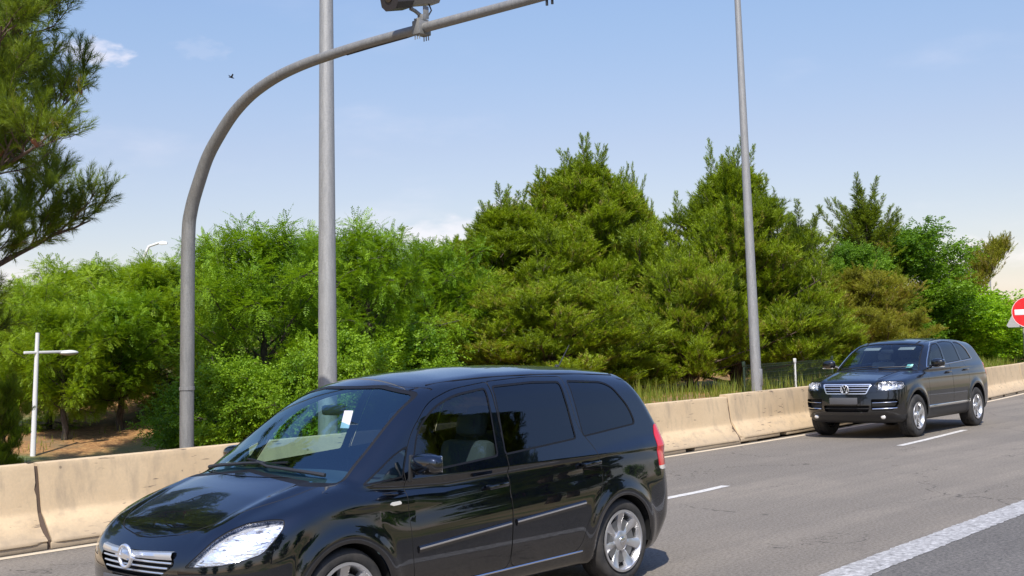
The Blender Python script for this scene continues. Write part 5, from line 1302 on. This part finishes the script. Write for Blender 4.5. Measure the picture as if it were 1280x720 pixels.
grow('pt', name='pine_tree', seed=8, H=7.0, Wd=2.6, kind='pine', mt='pine_dark', n_main=34, n_sub=4, n_leaf=8, base=.10, leader=34, shape='cone', gaps=.2)
grow('el', name='elm_tree', seed=9, H=6.0, Wd=4.4, kind='leaf', mt='broad_d', n_main=44, n_sub=9, n_leaf=22, base=.06, leader=6, scale=1.2)
GB = 'leafy green trees behind the barrier'; GP = 'pines behind the barrier'; GS = 'bright green shrubs behind the barrier'
use('ba', 330, 21.5, 272, 215, 'bright leafy tree standing between the curved post and the thick lighting column', GB)
use('bb', 462, 22.5, 270, 200, 'full green leafy tree just right of the thick lighting column, over the people carrier roof', GB)
use('bc', 92, 27, 322, 165, 'light green leafy tree behind the white lamp post, with bare dark trunk showing', GB, 'broad_y')
use('ba', 196, 25, 318, 170, 'yellow green leafy tree left of the curved post, over the brown bank', GB, 'broad_y')
use('bb', 262, 27.5, 292, 150, 'leafy tree right behind the curved grey post', GB, 'broad')
use('bc', 545, 27, 298, 150, 'leafy tree squeezed between the broad green tree and the first pine', GB, 'broad')
use('bb', 25, 31, 348, 170, 'leafy tree at the far left, half hidden behind the near pine', GB, 'broad_y')
use('bb', 60, 24, 345, 150, 'leafy tree between the near pine and the white lamp post', GB, 'broad_y', rz=3.)
use('ba', 150, 29, 330, 150, 'leafy tree in the middle of the left group', GB, 'broad_y', rz=2.5)
use('bb', 395, 24, 285, 130, 'leafy tree right behind the thick lighting column', GB, 'broad', rz=1.7)
use('ba', 135, 38, 332, 190, 'pale leafy tree set back on the bank behind the white lamp post', GB, 'broad_y')
use('bc', 400, 32, 292, 210, 'leafy tree set back behind the thick lighting column', GB, 'broad_d')
use('bb', 230, 42, 330, 240, 'leafy tree far back behind the curved post', GB, 'broad_d')
use('ba', 520, 36, 312, 200, 'leafy tree set back behind the people carrier roof', GB, 'broad_d')
use('pa', 735, 31, 178, 290, 'tallest pine, pointed top, standing above the rear of the people carrier', GP)
use('pb', 922, 29.5, 180, 240, 'big pointed pine right behind the slim lighting column', GP)
use('pb', 640, 30, 236, 270, 'rounded pine at the left end of the pine group', GP, rz=1.1)
use('pa', 792, 34, 212, 150, 'pine with several thin tips between the two tallest pines', GP, rz=2.4)
use('pc', 690, 26, 345, 255, 'low spreading pine directly above the people carrier roof', GP)
use('pc', 862, 27.5, 318, 170, 'low spreading pine between the people carrier and the slim lighting column', GP, rz=2.0)
use('pc', 960, 30, 330, 180, 'low spreading pine behind the wire fence', GP, rz=4.0)
use('pa', 578, 34, 300, 130, 'smaller pine at the edge of the leafy trees', GP, rz=5.0)
use('pt', 1000, 34, 250, 130, 'thin dark pine right of the big pointed pine', GP)
use('pt', 1086, 40, 220, 130, 'tall sparse pine with an open feathery top, above the off-road car', GP, rz=1.0)
use('el', 1130, 42, 280, 185, 'rounded deep green tree above the off-road car', 'leafy trees above the off-road car')
use('el', 1070, 36, 300, 110, 'narrow deep green tree left of the rounded one', 'leafy trees above the off-road car', rz=2.)
use('pc', 1066, 35, 335, 165, 'dull golden brown pine just left above the off-road car', GP, 'pine_gold', rz=3.0)
use('pc', 1120, 38, 385, 105, 'low dull golden pine behind the off-road car roof', GP, 'pine_gold', rz=.5)
for a in ((785, 27, 410, 150), (1030, 31.5, 400, 120)):
    use('pc', a[0], a[1], a[2], a[3], 'young low pine filling in under the big pines', GP, rz=a[0]*.1)
use('pc', -8, 17.5, 465, 80, 'young dark pine just above the barrier at the left edge', GP, 'pine', rz=1.)
use('bc', 78, 22.5, 375, 135, 'small leafy tree on a dark stem right of the white lamp post', GB, 'broad_y', rz=.7)
use('bc', 150, 23.5, 362, 150, 'small leafy tree on a dark trunk left of the curved post', GB, 'broad', rz=2.9)
use('bc', 20, 24, 390, 120, 'small leafy tree at the left edge under the near pine', GB, 'broad_y', rz=4.1)
k = 0
for a in ((1190, 43, 346, 185, 'bright green shrub peeking up right behind the off-road car roof'), (1236, 45, 378, 150, 'bright green shrub over the pale barrier, below the thin distant pole'), (1270, 47, 418, 90, 'bright green shrub below the no entry sign'), (1160, 43, 368, 140, 'bright green shrub under the leaning tree'), (1318, 50, 415, 100, 'bright green shrub beyond the right edge')):
    use('sh', a[0], a[1], a[2], a[3], a[4], GS, rz=k*1.3, cat='shrub'); k += 1
for a in ((300, 19.5, 440, 150, 'broad', 'low leafy shrub under the tree between the two grey poles'), (235, 20.5, 470, 110, 'broad_d', 'low dark leafy shrub at the foot of the curved post'), (375, 19.0, 430, 120, 'broad', 'low leafy shrub at the foot of the thick lighting column'),
          (505, 22.0, 400, 160, 'broad', 'leafy shrub just above the people carrier roof, left of the pines'), (430, 20, 405, 140, 'broad', 'leafy shrub right of the thick lighting column, above the windscreen'),
          (1000, 31, 440, 90, 'bright', 'small shrub behind the wire fence')):
    use('sh', a[0], a[1], a[2], a[3], a[5], 'low shrubs behind the barrier', a[4], rz=k*1.3, cat='shrub'); k += 1
# tree leaning out to the right
o = make_tree('leaning_pine_tree', 31, 5.0, 1.9, 'pine', 'pine_gold', n_main=30, n_sub=5, n_leaf=9, base=.35, leader=8, lean=(3.6, 0), shape='dome')
b0 = px(1156, 450, depth=43); o.location = (b0.x, b0.y, ground_z(b0.x, b0.y)); o.rotation_euler = (0, 0, -CAM_YAW+.05); tp = px(1226, 312, depth=43)
o.scale = ((tp-b0).length*.52/3.6*1.35, 1, (tp.z-o.location.z)/5.0); tag(o, 'brownish pine leaning out to the right against the sky', 'tree')
# far trees closing the horizon
far = 0
for i, (a, b_, c_, w_) in enumerate([(-60, 60, 395, 260), (60, 65, 380, 260), (190, 62, 372, 240), (330, 60, 370, 250), (450, 60, 368, 260), (590, 60, 360, 260), (720, 62, 355, 260), (860, 62, 362, 260), (985, 60, 365, 250), (1110, 64, 372, 240), (1010, 48, 390, 200), (760, 45, 385, 220), (880, 44, 390, 220)]):
    use(('bb', 'el', 'ba')[i % 3], a, b_, c_, w_, 'dark leafy tree in the back row, seen only through gaps', 'back row of trees closing the gaps', 'broad_d', rz=i*1.1)
# near pine at the left edge
def near_pine(name, seed, H, n_main, spread, mt, z_lo=.8, fac=1):
    rs = np.random.default_rng(seed); root = empty(name, (0, 0, 0)); bm = bmesh.new()
    TP = np.array([[.02*math.sin(i), .03*i*.3, H*i/9] for i in range(10)]); tube(bm, [tuple(p) for p in TP], [.17*(1-.8*i/9)+.02 for i in range(10)], 12)
    P = []; D = []; U = []; S = []; cones = []
    for i in range(n_main):
        t = (i+.5)/n_main; z_ = z_lo+(H-z_lo)*t; a = i*2.399963+rs.uniform(-.3, .3); el = R(8+48*t+rs.uniform(-10, 10))
        L = spread*min(1, .55+2.2*t)*(1-.72*t**1.3)*rs.uniform(.75, 1.15); p, _ = at_path(TP, min(.99, z_/H))
        Q = limb(p, (math.cos(a)*math.cos(el), math.sin(a)*math.cos(el), math.sin(el)), L, 9, rs, .05, .13); tube(bm, [tuple(q) for q in Q], [.045*(1-t*.5)*(1-j/9.5)+.007 for j in range(10)], 7, cap=False)
        for j in range(15):
            u = .22+.78*(j+rs.uniform(0, 1))/15; q, dq = at_path(Q, min(.99, u)); o_ = rs.normal(0, 1, 3); o_[2] = abs(o_[2])*.6+.15
            K = limb(q, dq*.9+o_/np.linalg.norm(o_)*.95, rs.uniform(.35, .85)*(1.25-.5*u)*spread/3.2, 5, rs, .10, .16); tube(bm, [tuple(x) for x in K], [.011, .010, .008, .007, .006, .004], 5, cap=False)
            if rs.uniform() < .10: cones.append(K[2])
            for s_ in range(8):
                v = .25+.75*(s_+rs.uniform(0, 1))/8; x, dx = at_path(K, min(.99, v)); o2_ = rs.normal(0, 1, 3); o2_ /= np.linalg.norm(o2_)
                K2 = limb(x, dx*.9+o2_*.7+np.array([0, 0, .35]), rs.uniform(.12, .30), 2, rs, .1, .15); tube(bm, [tuple(y) for y in K2], [.005, .004, .003], 3, cap=False)
                for w_ in range(4):
                    y, dy = at_path(K2, min(.99, .2+.25*w_)); o3 = rs.normal(0, 1, 3); P.append(y); D.append(dy+o3*.25*(1 if w_ == 2 else 2)); U.append(o3); S.append(rs.uniform(.8, 1.15)*fac)
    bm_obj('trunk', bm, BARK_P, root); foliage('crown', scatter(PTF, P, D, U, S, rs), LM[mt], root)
    mc = mat('pine_cone', (.20, .075, .035), .7); cp = None
    for c_ in cones[:26]:
        if cp is None:
            bm = bmesh.new(); lathe(bm, [(.001, -.09), (.012, -.085), (.022, -.06), (.027, -.03), (.024, 0), (.014, .01), (.001, .012)], (0, 0, 0), 12, axis='Z'); cp = bm_obj('pine_cone', bm, mc, root); cp.location = tuple(c_)
        else:
            d_ = cp.copy(); COL.objects.link(d_); d_.parent = root; d_.location = tuple(c_); d_.rotation_euler = (rs.uniform(-.8, .8), rs.uniform(-.8, .8), 0)
    return root
npine = near_pine('pine_tree', 77, 9.8, 62, 3.1, 'pine_dark', z_lo=2.0); q = px(-92, 500, Y=14.3); npine.location = (q.x, q.y, ground_z(q.x, q.y)-.1)
tag(npine, 'near dark pine with cones and long needles filling the left edge', 'tree', 'near pines by the road')
# pines on the camera's side of the road, seen mirrored in the cars
for (x, y, r_) in ((18.0, -4.3, .6), (3.0, -8.0, 2.2), (24.0, -9.0, 4.0)):
    c_ = copy_tree(npine); c_.location = (x, y, -.1); c_.rotation_euler = (0, 0, r_); tag(c_, 'pine on the near verge, out of the picture, mirrored in the car windows', 'tree', 'near pines by the road')
for i, (x, y, h) in enumerate(((-12, -22, 5), (-2, -25, 5.5), (8, -24, 5), (17, -26, 6), (27, -25, 5), (37, -24, 5.5), (48, -22, 5), (60, -18, 5), (-22, -15, 5.5), (-30, -3, 6), (-34, 8, 6))):
    p = protos[('bb', 'el')[i % 2]]; c_ = copy_tree(p[0], 'broad_d'); c_.location = (x, y, -.1); s = h/p[1]*1.0; c_.scale = (s*1.7, s*1.7, s); tag(c_, 'leafy tree across the verge behind the viewpoint, out of the picture', 'tree', 'trees behind the viewpoint')
# weeds along the top of the bank, right behind the barrier
rs = np.random.default_rng(9); V = []; T = []; tn = []
def blade(x, y, z, h, bend, w_):
    a = rs.uniform(0, 6.28); dx, dy = math.cos(a), math.sin(a); k = len(V); tt = rs.uniform(0, 1)
    for j in range(4):
        f = j/3; ww = w_*(1-f)**.7; cx, cy, cz = x+dx*bend*f*f, y+dy*bend*f*f, z+h*f
        V.append((cx-dy*ww, cy+dx*ww, cz)); V.append((cx+dy*ww, cy-dx*ww, cz)); tn.extend((tt, tt))
        if j: T.extend([(k+2*j-2, k+2*j-1, k+2*j+1), (k+2*j-2, k+2*j+1, k+2*j)])
for i in range(11000):
    x = rs.uniform(14.5, 42); d_ = rs.uniform(.15, 2.6)**1.0; y = 12.1+yoff(x)+d_; clump = mnoise.noise(Vector((x*1.3, y*1.3, 3)))
    if clump < -.05 and x < 27: continue
    h = rs.uniform(.10, .30)*(1.25+clump); 
    if 16.5 < x < 18.7 and d_ < 1.0: h *= 1.5
    blade(x, y, ground_z(x, y)-.02, h, rs.uniform(.02, .14), rs.uniform(.004, .009))
for i in range(2600):
    x = rs.uniform(2, 14.5); y = 12.2+rs.uniform(0, 9); c_ = mnoise.noise(Vector((x*.8, y*.8, 7)))
    if c_ < .12: continue
    blade(x, y, ground_z(x, y)-.02, rs.uniform(.06, .22), rs.uniform(.02, .1), rs.uniform(.004, .009))
g_ = foliage('weeds', (np.array(V), np.array(T), np.array(tn)), LM['grass'], None); tag(g_, 'yellow green grass and weeds along the top of the bank behind the barrier', 'grass', kind='stuff')
